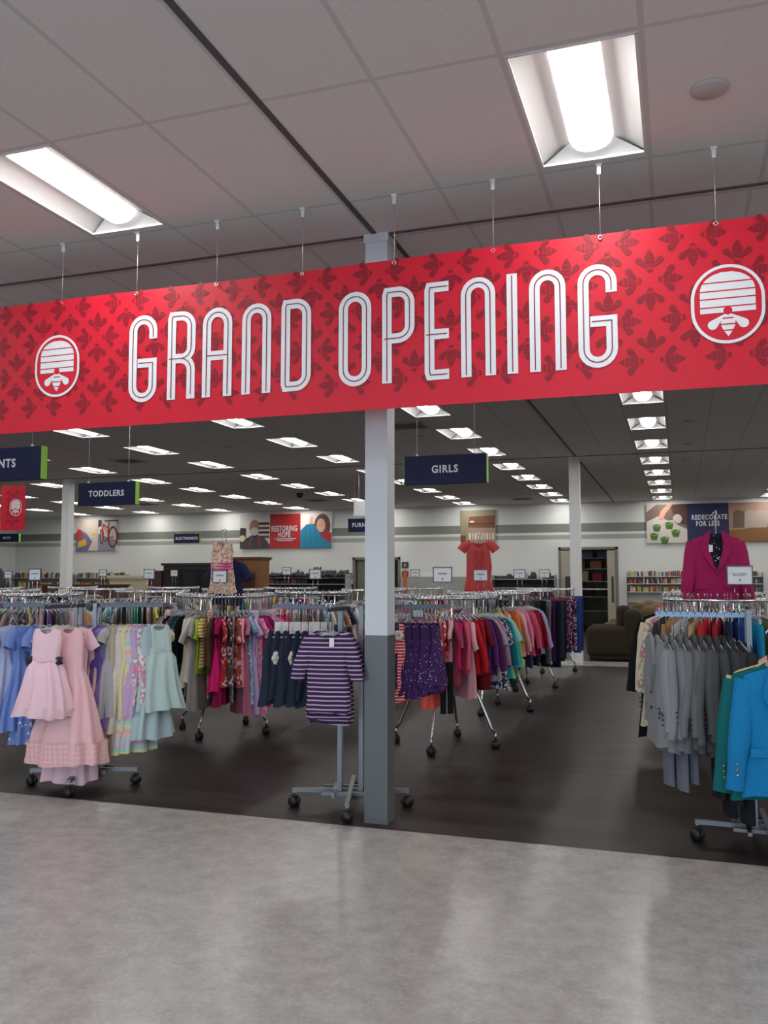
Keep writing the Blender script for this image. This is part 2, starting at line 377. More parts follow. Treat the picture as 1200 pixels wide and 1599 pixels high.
b = MB(); b.lathe([(.1, 0), (.1, -.04), (.085, -.09), (.05, -.13), (.01, -.145)], 16)
tag(b.build('security_camera', mat('dome_black', (.02, .02, .02), .15), None, (-9.99, 22.2, H)), 'black dome security camera on the ceiling', 'camera')

# ------------------------------------------------------------------ the red banner
BY = 5.03
def warp(mb, amp=.012):
    mb.v = [(x, y + amp * math.sin(x * 2.1 + .6) * (.5 + .5 * math.sin((z - 2.6) * 1.6)), z) for x, y, z in mb.v]
def teardrop(cx, cz, tx, tz, r):
    a = math.atan2(tz - cz, tx - cx); pts = [(cx, cz)]
    for i in range(11):
        q = a - R(105) + R(210) * i / 10; pts.append((tx + r * math.cos(q), tz + r * math.sin(q)))
    return pts
def bee(mb, cx, cz, s_, rot, y, mi):
    M = Matrix.Rotation(rot, 2)
    def T(p): q = M @ Vector((p[0], p[1] + .5)); return (cx + q.x * s_, cz + q.y * s_)
    for sg in (-1, 1): mb.poly([T(p) for p in teardrop(sg * .07, -.1, sg * .45, -.5, .145)], y, mi)
    mb.poly([T((.13 * math.cos(R(a)), -.04 + .1 * math.sin(R(a)))) for a in range(-20, 201, 20)], y, mi)
    def hw_(v): return max(.004, .21 * math.sin(math.pi * min(1, max(0, (v - .12) / .9)) ** .85))
    for a, c in ((.2, .34), (.38, .53), (.57, .72), (.76, .99)):
        k = 4; l = [(hw_(a + (c - a) * i / k), -(a + (c - a) * i / k)) for i in range(k + 1)]
        mb.poly([T((-x, z)) for x, z in l] + [T((x, z)) for x, z in l[::-1]], y, mi)
def emblem(mb, cx, cz, s_, y, mw, mr):
    def T(p): return (cx + p[0] * s_, cz + p[1] * s_)
    a = .4775; st = [(a * math.cos(R(q)), .085 + a * math.sin(R(q))) for q in range(0, 181, 9)] + [(a * math.cos(R(q)), -.085 + a * math.sin(R(q))) for q in range(180, 361, 9)]
    mb.poly([T((p[0] * 1.0, p[1])) for p in st], y, mr)
    mb.rib([T(p) for p in st], .045 * s_, y - .001, mw, closed=True)
    def hwv(z): return .375 if z < .16 else .375 * math.sqrt(max(0, 1 - ((z - .16) / .32) ** 2.3))
    for z0, z1 in ((-.123, -.05), (-.03, .075), (.095, .19), (.21, .315), (.335, .474)):
        k = 5; l = [(hwv(z0 + (z1 - z0) * i / k), z0 + (z1 - z0) * i / k) for i in range(k + 1)]
        mb.poly([T((x, z)) for x, z in l] + [T((-x, z)) for x, z in l[::-1]], y - .001, mw)
    mb.ell(*T((0, -.1)), .062 * s_, .062 * s_, y - .002, mr, 16)
    for sg in (-1, 1): mb.poly([T(p) for p in teardrop(sg * .03, -.14, sg * .21, -.3, .068)], y - .001, mw)
    def bw(z): return .098 * math.sin(math.pi * min(1, max(0, (-.11 - z) / .37)) ** .85)
    for z0, z1 in ((-.12, -.2), (-.22, -.29), (-.31, -.38), (-.40, -.475)):
        k = 4; l = [(max(.003, bw(z0 + (z1 - z0) * i / k)), z0 + (z1 - z0) * i / k) for i in range(k + 1)]
        mb.poly([T((-x, z)) for x, z in l] + [T((x, z)) for x, z in l[::-1]], y - .0015, mw)
B0, B1, BZ0, BZ1 = -5.2, .95, 2.658, 3.594
ban = tag(empty('banner', (0, BY, 0)), 'long red GRAND OPENING banner hung from the ceiling', 'banner')
b = MB(); nx, nz_ = 120, 8
for yy in (0, .004):
    vv = [(B0 + (B1 - B0) * i / nx, yy, BZ0 + (BZ1 - BZ0) * j / nz_) for i in range(nx + 1) for j in range(nz_ + 1)]
    b.add(vv, [(i * (nz_ + 1) + j, (i + 1) * (nz_ + 1) + j, (i + 1) * (nz_ + 1) + j + 1, i * (nz_ + 1) + j + 1) for i in range(nx) for j in range(nz_)], 0, True)
BU = .1155
for i in range(-48, 10):
    for j in range(0, 5):
        x = .115 + i * BU; z = BZ0 + .06 + j * 2 * BU - (BU if i % 2 else 0)
        if not (B0 + .06 < x < B1 - .06) or not BZ0 + .064 < z < BZ1 - .066: continue
        rot = (math.pi if (i // 2 + j) % 2 == 0 else 0) if i % 2 == 0 else (math.pi / 2 if ((i - 1) // 2 + j) % 2 == 0 else -math.pi / 2)
        bee(b, x, z, .128, rot, -.0025, 1)
warp(b); b.build('sheet', [REDB, REDD], ban)
def arc(cx, cz, r, a0, a1, n=10): return [(cx + r * math.cos(R(a0 + (a1 - a0) * i / n)), cz + r * math.sin(R(a0 + (a1 - a0) * i / n))) for i in range(n + 1)]
def letter_paths(ch, w_, h):
    r = w_ / 2; top = arc(r, h - r, r, 180, 0); mid = h * .46; q = .02
    if ch == 'G': return [([(w_, h * .80)] + arc(r, h - r, r, 0, 180) + arc(r, r, r, 180, 360) + [(w_, mid - .01), (w_ * .42, mid - .01)], 0)]
    if ch == 'O': return [(arc(r, h - r, r, 0, 180) + arc(r, r, r, 180, 360), 1)]
    if ch == 'N': return [([(0, 0)] + top + [(w_, 0)], 0)]
    if ch == 'A': return [([(0, 0)] + top + [(w_, 0)], 0), ([(0, mid), (w_, mid)], 0)]
    if ch == 'I': return [([(0, 0), (0, h)], 0)]
    if ch == 'D': return [([(0, q), (q * .3, 0)] + arc(r, r, r, 270, 360) + arc(r, h - r, r, 0, 90) + [(q * .3, h), (0, h - q)], 1)]
    if ch == 'E': return [([(w_, 0), (q * .3, 0), (0, q), (0, h - q), (q * .3, h), (w_, h)], 0), ([(0, mid), (w_, mid)], 0)]
    if ch == 'P': return [([(0, 0), (0, h - q), (q * .3, h)] + arc(r, h - r, r, 90, 0) + arc(r, mid + r, r, 0, -90) + [(0, mid)], 0)]
    if ch == 'R': return [([(0, 0), (0, h - q), (q * .3, h)] + arc(r, h - r, r, 90, 0) + arc(r, mid + r, r, 0, -90) + [(0, mid)], 0), ([(r * .9, mid)] + arc(r * .9, mid - r * 1.1, r * 1.1, 90, 0)[2:] + [(w_, 0)], 0)]
k_ = BY / 5.5
SW = .0625
def dens(p, closed):
    o = []
    for i in range(len(p) - (0 if closed else 1)):
        a, c = Vector(p[i]), Vector(p[(i + 1) % len(p)]); n = max(1, int((c - a).length / .06))
        o += [tuple(a.lerp(c, j / n)) for j in range(n)]
    return o if closed else o + [p[-1]]
def extend(p, d):
    p = [Vector(q) for q in p]
    p[0] = p[0] + (p[0] - p[1]).normalized() * d; p[-1] = p[-1] + (p[-1] - p[-2]).normalized() * d
    return [tuple(q) for q in p]
for ch, xa, xb_ in (('G', -3.88, -3.64), ('R', -3.55, -3.32), ('A', -3.26, -3.02), ('N', -2.94, -2.71), ('D', -2.63, -2.40), ('O', -2.19, -1.95), ('P', -1.87, -1.64), ('E', -1.57, -1.40), ('N', -1.32, -1.09), ('I', -1.015, -.94), ('N', -.87, -.64), ('G', -.565, -.325)):
    xa *= k_; xb_ *= k_; w_ = xb_ - xa - SW; h_ = (3.585 - 2.925) * k_ - SW; zb = 1.611 + (2.925 - 1.611) * k_ + SW / 2
    b = MB()
    ps = letter_paths(ch, w_, h_)
    for p, cl in ps:
        q = [(xa + SW / 2 + x, zb + z) for x, z in p]
        b.rib(dens(q if cl else extend(q, SW * .47), cl), SW, -.005, 0, bool(cl), cap=False)
    for i, (p, cl) in enumerate(ps):
        q = [(xa + SW / 2 + x, zb + z) for x, z in p]
        if not cl: q = extend(q, .019) if i == 0 or ch == 'E' else q
        b.rib(dens(q, cl), .0065, -.007, 1, bool(cl), cap=False)
    warp(b); b.build('letter', [BANW, REDD], ban)
for cx in (-4.53, .315):
    b = MB(); emblem(b, cx * k_, 1.611 + (3.258 - 1.611) * k_, .415 * k_, -.005, 0, 1); warp(b); b.build('emblem', [BANW, REDB], ban)
for i in range(-8, 2):
    x = .24 + .6235 * i - .0
    if not B0 < x < B1: continue
    b = MB(); b.tube([(x, -.006, BZ1 - .02), (x, -.004, H - .05)], .0022, 5); cb = b.build('cable', mat('cable_grey', (.55, .55, .55), .3, .6), ban)
    b = MB(); b.box((x, -.004, H - .035), (.022, .012, .05)); b.box((x, -.004, H - .006), (.035, .03, .012)); b.build('ceiling_clip', WHITE, cb)
    b = MB(); b.tube([(x + .011 * math.cos(R(a)), -.009, BZ1 - .022 + .011 * math.sin(R(a))) for a in range(0, 360, 30)], .004, 5, closed=True); b.build('grommet', CHROME, ban)

# ------------------------------------------------------------------ hanging department signs
def dept_sign(X1, Y, z0, wd, ht, txt, lab, size=None, cable=True, align='CENTER', tx=None, dep=.075):
    o = tag(empty('department_sign', (X1 - wd / 2, Y, z0)), lab, 'sign', 'hanging navy department signs')
    b = MB(); b.b2(-wd / 2, wd / 2, 0, dep, 0, ht); b.build('panel', NAVY, o)
    b = MB(); b.b2(wd / 2, wd / 2 + .005, -.002, dep + .002, -.001, ht + .001); b.b2(-wd / 2 - .005, -wd / 2, -.002, dep + .002, -.001, ht + .001); b.build('lime_edge', LIME, o)
    inst('lettering', text_mesh(txt, (size or ht * .42) * .86, .92, .003, SIGNW, align), o, (0 if tx is None else tx, -.004, ht / 2))
    if cable:
        for q in (-.35, .35):
            b = MB(); b.tube([(wd * q, dep / 2, ht), (wd * q, dep / 2, H - z0)], .002, 4); b.box((wd * q, dep / 2, ht + .012), (.02, .02, .024)); b.build('cable', WHITE, o)
dept_sign(-5.6, 6.6, 2.545, .91, .305, 'INFANTS', 'navy INFANTS sign cut off by the left edge', tx=-.06)
dept_sign(-6.78, 9.8, 2.60, .91, .305, 'TODDLERS', 'navy TODDLERS sign hanging from the ceiling at left')
dept_sign(-1.9, 9.0, 2.632, .91, .31, 'GIRLS', 'navy GIRLS sign hanging right of the white column')
dept_sign(-14.82, 25, 2.79, .95, .31, 'ELECTRONICS', 'navy ELECTRONICS sign far back near the wall', size=.145)
dept_sign(-22.07, 25, 2.93, 1.05, .29, 'BOOKS', 'navy BOOKS sign far back at the left edge', size=.12)
dept_sign(-6.4, 19, 2.71, .91, .31, 'FURNITURE', 'navy FURNITURE sign half hidden behind the white column', size=.155)
b = MB(); b.b2(-.27, .27, -.008, .008, 0, .83)
for i in range(-4, 5):
    for j in range(6): bee(b, i * .1, .12 + j * .13 + (.06 if i % 2 else 0), .1, (i + j) % 2 * math.pi, -.0095, 1) if abs(i * .11) < .2 and .12 + j * .13 < .74 else None
emblem(b, .07, .42, .27, -.011, 2, 0)
rb = tag(b.build('small_banner', [REDB, REDD, BANW], None, (-11.63, 13, 2.51)), 'small red banner with white beehive emblem at the left edge', 'banner')
b = MB()
for q in (-.2, .2): b.tube([(q, 0, .83), (q, 0, H - 2.51)], .003, 4)
b.build('cable', WHITE, rb)

# ------------------------------------------------------------------ wall posters
def poster(X0, X1, Z0, Z1, lab, draw, mats):
    b = MB(); W_, H_ = X1 - X0, Z1 - Z0; b.b2(0, W_, 0, .06, 0, H_)
    draw(b, W_, H_); return tag(b.build('wall_poster', mats, None, (X0, YB - .07, Z0)), lab, 'poster', 'posters on the back wall')
def PM(*cs): return [mat('print_%d_%d_%d' % c, S(*c), .5) for c in cs]
def d_hope(b, W_, H_):
    a = W_ / 3; y = -.002
    b.poly([(0, 0), (a, 0), (a, H_), (0, H_)], y, 1); b.poly([(0, .62 * H_), (a * .2, .6 * H_), (a * .2, .15 * H_), (0, .1 * H_)], y - .002, 2)
    for i in range(4): b.poly([(a * .62, H_ * (.3 + .13 * i)), (a * .98, H_ * (.3 + .13 * i)), (a * .98, H_ * (.38 + .13 * i)), (a * .62, H_ * (.38 + .13 * i))], y - .002, 2 if i % 2 else 7)
    b.ell(a * .08, H_ * .3, a * .1, H_ * .1, y - .003, 9)
    b.poly([(0, 0), (0, .12 * H_), (a * .2, .3 * H_), (a * .4, .4 * H_), (a * .62, .4 * H_), (a * .85, .28 * H_), (a, .1 * H_), (a, 0)], y - .004, 3)
    b.poly([(a * .38, .42 * H_), (a * .5, .3 * H_), (a * .62, .42 * H_)], y - .005, 2)
    b.ell(a * .48, H_ * .62, a * .17, H_ * .23, y - .006, 4); b.ell(a * .48, H_ * .5, a * .14, H_ * .12, y - .007, 10); b.rib([(a * .4, H_ * .53), (a * .48, H_ * .5), (a * .56, H_ * .53)], .02, y - .008, 9)
    for s_ in (-.06, .06): b.ell(a * .48 + s_, H_ * .66, .022, .012, y - .008, 2)
    b.rib([(a * .48, H_ * .63), (a * .485, H_ * .57)], .02, y - .008, 10)
    for s_ in (.3, .7): b.rib([(a * (.5 + (s_ - .5) * .6), .37 * H_), (a * s_, 0)], .05, y - .009, 5)
    b.poly([(a, 0), (2 * a, 0), (2 * a, H_), (a, H_)], y, 5)
    b.poly([(2 * a, 0), (W_, 0), (W_, H_), (2 * a, H_)], y, 6)
    b.ell(2 * a + a * .7, H_ * .62, a * .26, H_ * .36, y - .003, 7); b.poly([(2 * a + a * .5, .1 * H_), (W_ - .02, 0), (W_, .42 * H_), (2 * a + a * .85, .5 * H_), (2 * a + a * .62, .38 * H_)], y - .004, 5)
    b.ell(2 * a + a * .66, H_ * .64, a * .14, H_ * .2, y - .005, 11); b.rib([(2 * a + a * .6, H_ * .57), (2 * a + a * .66, H_ * .54), (2 * a + a * .72, H_ * .58)], .022, y - .006, 6)
    for s_ in (-.05, .05): b.ell(2 * a + a * .66 + s_, H_ * .68, .02, .012, y - .006, 7)
    b.poly([(2 * a + a * .3, .9 * H_), (2 * a + a * .42, .9 * H_), (2 * a + a * .38, .6 * H_), (2 * a + a * .28, .6 * H_)], y - .003, 11)
    b.poly([(2 * a, 0), (2 * a, .5 * H_), (2 * a + a * .2, .68 * H_), (2 * a + a * .42, .7 * H_), (2 * a + a * .58, .5 * H_), (2 * a + a * .7, .3 * H_), (W_, .12 * H_), (W_, 0)], y - .007, 8)
    for q in (.18, .3, .42): b.rib([(2 * a + a * q, .66 * H_), (2 * a + a * (q * 1.5 - .12), .1 * H_)], .03, y - .008, 12)
P = poster(-14.73, -11.23, 2.685, 3.885, 'three-part RESTORING HOPE poster with a man and a woman', d_hope, [WHITE] + PM((205, 200, 195), (40, 38, 40), (62, 64, 68), (150, 105, 85), (178, 40, 42), (225, 220, 215), (95, 60, 45), (35, 130, 165), (215, 200, 160), (180, 170, 165), (225, 170, 145), (28, 108, 140)))
inst('lettering', text_mesh('RESTORING', .27, .62, .006, SIGNW), P, (1.72, -.012, .68)); inst('lettering', text_mesh('HOPE', .27, .62, .006, SIGNW), P, (1.72, -.012, .47))
b = MB()
for z, w_ in ((.32, .42), (.26, .3)): b.poly([(1.75 - w_, z), (1.75 + w_, z), (1.75 + w_, z + .025), (1.75 - w_, z + .025)], -.012)
b.build('fine_print', SIGNW, P)
def d_redec(b, W_, H_):
    y = -.002; a = 1.17; c = 2.34
    b.poly([(0, 0), (a, 0), (a, H_), (0, H_)], y, 1); b.poly([(.0, .55 * H_), (.35, .7 * H_), (a, .35 * H_), (a, H_), (.3, H_), (0, .8 * H_)], y - .002, 2)
    b.poly([(.7, H_ * .95), (a, H_), (a, .45 * H_), (.85, .55 * H_)], y - .003, 3); b.ell(.9, .62 * H_, .13, .14, y - .004, 1); b.ell(.72, .5 * H_, .16, .1, y - .004, 1)
    b.poly([(.34, .62 * H_), (.42, .82 * H_), (.62, H_), (.78, H_), (.56, .76 * H_), (.48, .6 * H_)], y - .006, 4)
    for x, z in ((.3, .4), (.66, .46), (.22, .18), (.84, .26), (.52, .08)):
        b.poly([(x - .13, z * H_ + .06), (x + .13, z * H_ + .06), (x + .08, z * H_ - .12), (x - .08, z * H_ - .12)], y - .007, 5); b.ell(x, z * H_ + .06, .13, .045, y - .008, 6)
        b.ell(x - .02, z * H_ + .06, .06, .03, y - .009, 5)
    b.poly([(a, 0), (c, 0), (c, H_), (a, H_)], y, 7)
    b.poly([(c, 0), (W_, 0), (W_, H_), (c, H_)], y, 8); b.poly([(c, 0), (W_, 0), (W_, .5 * H_), (c + .5, .34 * H_), (c, .3 * H_)], y - .002, 9)
    for x, m_ in ((.3, 10), (.62, 11), (.9, 11)): b.poly([(c + x - .2, .36 * H_), (c + x + .14, .36 * H_), (c + x + .2, .76 * H_), (c + x - .08, .82 * H_), (c + x - .18, .76 * H_)], y - .003 - x * .002, m_)
    b.poly([(c + 1.05, .4 * H_), (W_, .42 * H_), (W_, .62 * H_), (c + 1.1, .6 * H_)], y - .006, 12)
P = poster(-.91, 2.6, 2.70, 3.87, 'three-part REDECORATE FOR LESS poster behind the magenta blazer', d_redec, [WHITE] + PM((210, 200, 190), (120, 100, 88), (85, 55, 42), (215, 155, 125), (70, 105, 45), (130, 170, 75), (34, 36, 82), (170, 135, 115), (135, 90, 45), (112, 88, 74), (175, 158, 148), (190, 130, 45)))
inst('lettering', text_mesh('REDECORATE', .2, .72, .006, SIGNW), P, (1.8, -.012, .75)); inst('lettering', text_mesh('FOR LESS', .2, .72, .006, SIGNW), P, (1.75, -.012, .56))
def d_bike(b, W_, H_):
    y = -.002; x0 = 1.0
    b.poly([(0, 0), (x0, 0), (x0, H_), (0, H_)], y, 1); b.poly([(0, .0), (.55, 0), (.75, .3 * H_), (.5, .55 * H_), (.2, .7 * H_), (0, .6 * H_)], y - .002, 7)
    b.poly([(.1, .1 * H_), (.5, .2 * H_), (.45, .4 * H_), (.1, .3 * H_)], y - .003, 8); b.poly([(.0, .35 * H_), (.35, .5 * H_), (.1, .75 * H_)], y - .003, 3); b.poly([(.75, .5 * H_), (.95, .55 * H_), (.75, .58 * H_)], y - .003, 8)
    b.poly([(x0, 0), (W_, 0), (W_, H_), (x0, H_)], y, 4); b.poly([(x0, 0), (W_, 0), (W_, .35 * H_), (x0, .55 * H_)], y - .002, 2)
    b.poly([(x0, .75 * H_), (x0 + .15, .8 * H_), (x0 + .15, H_), (x0, H_)], y - .003, 5)
    for cx, cz, rx, rz in ((x0 + .66, .44 * H_, .19, .38), (x0 + .17, .46 * H_, .07, .26)):
        b.rib([(cx + rx * math.cos(R(q)), cz + rz * math.sin(R(q))) for q in range(0, 360, 15)], .055, y - .005, 5, True); b.rib([(cx + rx * .86 * math.cos(R(q)), cz + rz * .9 * math.sin(R(q))) for q in range(0, 360, 15)], .03, y - .006, 3, True)
        for q in range(0, 180, 30): b.rib([(cx - rx * .8 * math.cos(R(q)), cz - rz * .8 * math.sin(R(q))), (cx + rx * .8 * math.cos(R(q)), cz + rz * .8 * math.sin(R(q)))], .006, y - .004, 6)
    for p, m_, w_ in (([(x0 + .18, .52 * H_), (x0 + .22, .85 * H_), (x0 + .45, .72 * H_)], 3, .05), ([(x0 + .2, .84 * H_), (x0 + .4, .6 * H_), (x0 + .5, .86 * H_)], 9, .05), ([(x0 + .48, .95 * H_), (x0 + .44, .42 * H_), (x0 + .66, .44 * H_)], 3, .05), ([(x0 + .3, .96 * H_), (x0 + .86, .97 * H_)], 5, .05), ([(x0 + .44, .4 * H_), (x0 + .3, .3 * H_)], 5, .04)):
        b.rib(p, w_, y - .008, m_)
poster(-21.72, -19.93, 2.675, 3.84, 'poster of a red bicycle and toys on the back wall', d_bike, [WHITE] + PM((205, 190, 175), (140, 140, 160), (200, 50, 45), (222, 215, 212), (45, 42, 45), (150, 150, 150), (110, 105, 140), (215, 170, 50), (225, 160, 80)))
def d_ward(b, W_, H_):
    y = -.002; b.poly([(0, 0), (W_, 0), (W_, H_), (0, H_)], y, 1); b.poly([(.25, .52 * H_), (W_, .5 * H_), (W_, .85 * H_), (.3, .82 * H_)], y - .002, 2)
    b.poly([(.25, .6 * H_), (W_, .6 * H_), (W_, .63 * H_), (.25, .63 * H_)], y - .003, 3); b.poly([(.2, 0), (W_, 0), (W_, .5 * H_), (.2, .48 * H_)], y - .003, 4)
    for i in range(9): b.poly([(.28 + i * .095, .18 * H_), (.34 + i * .095, .18 * H_), (.34 + i * .095, .36 * H_), (.28 + i * .095, .36 * H_)], y - .005, 5 if i % 2 else 6)
    b.poly([(0, .1 * H_), (.17, .1 * H_), (.17, .3 * H_), (0, .3 * H_)], y - .004, 2); b.ell(.38, .68 * H_, .08, .025, y - .006, 6)
poster(-6.71, -5.57, 2.68, 3.84, 'brown furniture poster behind the coral top', d_ward, [WHITE] + PM((150, 138, 112), (120, 72, 38), (70, 42, 28), (165, 140, 120), (205, 190, 175), (225, 215, 200)))

# ------------------------------------------------------------------ garments
def body_mesh(z0, L, rows, neck, slope, nu=26, nf=7, seed=0, v_open=0):
    rnd = random.Random(seed); ph = rnd.random() * 6; b = MB(); vv = []; nk, nd = neck
    # densify rows
    rr = []
    for i in range(len(rows) - 1):
        n = max(1, int((rows[i + 1][0] - rows[i][0]) * L / .09))
        for j in range(n): q = j / n; rr.append(tuple(a + (c - a) * q for a, c in zip(rows[i], rows[i + 1])))
    rr.append(rows[-1])
    w0 = rows[0][1]
    def top(x, front):
        ax = abs(x)
        if ax < nk: return z0 - (nd if front else nd * .25) * math.sqrt(max(0, 1 - (ax / nk) ** 2))
        return z0 - slope * (ax - nk) - .25 * max(0, ax - w0 * .9)
    for i, (tt, ww, dd, aa) in enumerate(rr):
        sw = .006 * math.sin(tt * 9 + ph)
        for k in range(nu):
            a = 2 * math.pi * k / nu; c, s_ = math.cos(a), math.sin(a)
            f = math.sin(nf * a + ph + .8 * math.sin(tt * 4 + ph)) * aa
            x = ww * math.copysign(abs(c) ** .8, c) + f * c * .7 + sw; y = dd * math.copysign(abs(s_) ** .75, s_) + f * (.8 if abs(s_) > .2 else .3) * (1 if s_ >= 0 else -1)
            zt = top(x, s_ < 0); z = zt + (z0 - L - zt) * tt + (.01 * math.sin(3 * a + ph) * tt)
            vv.append((x, y, z))
    n = len(rr)
    b.add(vv, [(i * nu + k, i * nu + (k + 1) % nu, (i + 1) * nu + (k + 1) % nu, (i + 1) * nu + k) for i in range(n - 1) for k in range(nu)], 0, True)
    return b
def sleeve_mb(b, side, w_, z0, L, out, r0, r1, seed=0, sag=.0):
    rnd = random.Random(seed + side); n = 5; p = []; rs = []
    for i in range(n + 1):
        q = i / n; p.append((side * (w_ - .03 + (out + .03) * (q ** .7)), .012 * math.sin(q * 5 + seed) - sag * q, z0 - .035 - (L - .01) * q)); rs.append(r0 + (r1 - r0) * q + .003 * math.sin(q * 11 + seed))
    b.tube(p, rs, 8, 0, cap=False, flat=.6)
def legs_mb(z0, L, w_, d, flare=1, nu=10):
    b = MB()
    for s_ in (-1, 1):
        P_ = []; rs = []
        for i in range(7):
            q = i / 6; P_.append((s_ * w_ * (.5 + .05 * q), .004 * math.sin(7 * q + s_), z0 - L * q)); rs.append(w_ * (.56 - .12 * math.sin(q * 1.5) + .12 * (flare - 1) * q))
        b.tube(P_, rs, nu, 0, cap=False, flat=d / w_ * 1.6)
    b.tube([(-w_, 0, z0 + .005), (w_, 0, z0 + .005)], .02, 6, 0)
    return b
# kind: length, rows (t, half width, half depth, fold), neck, slope, sleeve (len, out, r0, r1), hanger half width
KIND = {
 'top': (.46, [(0, .145, .018, 0), (.15, .152, .032, .002), (.55, .15, .035, .006), (1, .165, .042, .011)], (.058, .05), .32, (.15, .07, .055, .05)),
 'long_sleeved_top': (.48, [(0, .145, .018, 0), (.15, .152, .032, .002), (.55, .15, .035, .006), (1, .16, .04, .01)], (.058, .05), .32, (.38, .085, .05, .034)),
 'tunic': (.6, [(0, .14, .018, 0), (.12, .148, .032, .002), (.4, .145, .04, .007), (1, .2, .06, .018)], (.058, .06), .32, (.2, .075, .052, .042)),
 'tank_top': (.5, [(0, .105, .014, 0), (.2, .135, .032, .003), (.6, .145, .04, .008), (1, .165, .045, .012)], (.07, .08), .2, None),
 'dress': (.68, [(0, .11, .014, 0), (.12, .125, .03, .001), (.38, .115, .035, .004), (.45, .135, .05, .012), (1, .21, .085, .026)], (.058, .05), .3, None),
 'short_sleeved_dress': (.84, [(0, .13, .016, 0), (.12, .135, .03, .001), (.38, .12, .035, .004), (.45, .14, .05, .012), (1, .2, .08, .024)], (.058, .05), .3, (.13, .07, .055, .05)),
 'jacket': (.66, [(0, .2, .025, 0), (.1, .212, .05, .002), (.5, .2, .055, .006), (1, .22, .06, .009)], (.07, .06), .36, (.56, .075, .068, .05)),
 'coat': (.98, [(0, .205, .028, 0), (.08, .215, .055, .002), (.4, .205, .06, .008), (1, .25, .075, .016)], (.07, .06), .36, (.6, .075, .07, .052)),
 'baby_outfit': (.3, [(0, .1, .014, 0), (.2, .106, .028, .002), (1, .11, .03, .008)], (.045, .035), .3, (.1, .05, .04, .034)),
 'skirt': (.44, [(0, .13, .02, 0), (.1, .135, .03, .006), (1, .2, .06, .022)], (.12, .004), .05, None),
}
Z0 = -.175
_g = {}
def gmesh(kind, v):
    if (kind, v) in _g: return _g[(kind, v)]
    if kind in ('trousers', 'jeans', 'leggings'):
        L, w_, d = {'trousers': (.92, .16, .035), 'jeans': (.98, .17, .04), 'leggings': (.8, .11, .03)}[kind]
        r_ = (legs_mb(-.16, L * (1 - .06 * v), w_, d).mesh(kind), [])
    else:
        L, rows, nk, sl, sv = KIND[kind]; L *= (1, .93, 1.08)[v % 3]
        bm = body_mesh(Z0, L, rows, nk, sl, seed=v + len(kind)); sm = []
        if sv:
            for sd in (-1, 1):
                s_ = MB(); wz = rows[0][1]
                sleeve_mb(s_, sd, wz, Z0 - sl * (wz - nk[0]), sv[0], sv[1] * (1 + .25 * math.sin(v * 3 + sd)), sv[2], sv[3], v, .02); sm.append(s_.mesh('sleeve'))
        r_ = (bm.mesh(kind), sm)
    _g[(kind, v)] = r_; return r_
_gl = {}
def gmesh_low(kind, v):          # sleeves joined in, for the far racks
    if (kind, v) in _gl: return _gl[(kind, v)]
    if kind in ('trousers', 'jeans', 'leggings'): me = gmesh(kind, v)[0]
    else:
        L, rows, nk, sl, sv = KIND[kind]; L *= (1, .93, 1.08)[v % 3]
        b = body_mesh(Z0, L, [r for r in rows], nk, sl, nu=14, nf=4, seed=v)
        if sv:
            for sd in (-1, 1): sleeve_mb(b, sd, rows[0][1], Z0 - sl * (rows[0][1] - nk[0]), *sv, v)
        me = b.mesh(kind)
    _gl[(kind, v)] = me; return me
# hangers: hook on the rail at the origin
def hook_pts(drop): return [(-.016, 0, -.012)] + [(.018 * math.cos(R(a)), 0, .004 + .018 * math.sin(R(a))) for a in range(180, -61, -30)] + [(.003, 0, -.03), (0, 0, -.045), (0, 0, -drop)]
def hanger_mb(w_, drop=.185, clip=False, n=5, into=None):
    b = into or MB()
    if clip:
        b.tube([(-w_, 0, -drop + .01), (w_, 0, -drop + .01)], .006, n)
        for s_ in (-1, 1): b.box((s_ * (w_ - .02), 0, -drop + .0), (.022, .018, .05))
    else:
        b.tube([(-w_, .004, -drop - .32 * w_), (-w_ * .5, 0, -drop - .13 * w_), (-.02, 0, -drop), (.02, 0, -drop), (w_ * .5, 0, -drop - .13 * w_), (w_, .004, -drop - .32 * w_)], [.005, .008, .009, .009, .008, .005], n)
    return b
HM = {}
for k, (w_, cl) in {'kid': (.125, 0), 'adult': (.185, 0), 'clip': (.1, 1), 'widehang': (.15, 1)}.items():
    h1 = hanger_mb(w_, clip=bool(cl)).mesh('hanger', PLASTIC); h2 = MB(); h2.tube(hook_pts(.185), .0028, 5); HM[k] = (h1, h2.mesh('hook', CHROME))
TAGM = box_mesh(-.016, .016, -.002, .002, -.06, 0, TAG, 'price_tag')
mass = MB(); NH = [0]
def hang(kind, m, loc, rz, label, group, v=0, scale=1, near=True, hanger=None, tagpos=None, rail=None):
    """one garment and the hanger that carries it"""
    cat = kind.replace('_', ' ').replace('long sleeved ', '').replace('short sleeved ', '')
    if near:
        bm, sm = gmesh(kind, v); o = inst(kind, bm, None, loc, rz, m, scale); tag(o, label, cat, group)
        for s_ in sm: inst('sleeve', s_, o, m=m)
        if tagpos: inst('price_tag', TAGM, o, tagpos)
    else:
        o = inst(kind, gmesh_low(kind, v), None, loc, rz, m, scale); tag(o, label, cat, group)
    hk = hanger or ('clip' if kind in ('trousers', 'jeans', 'leggings', 'skirt') else 'adult' if kind in ('jacket', 'coat') else 'kid')
    add_hanger(hk, loc, rz, label if near else None, scale)
    return o
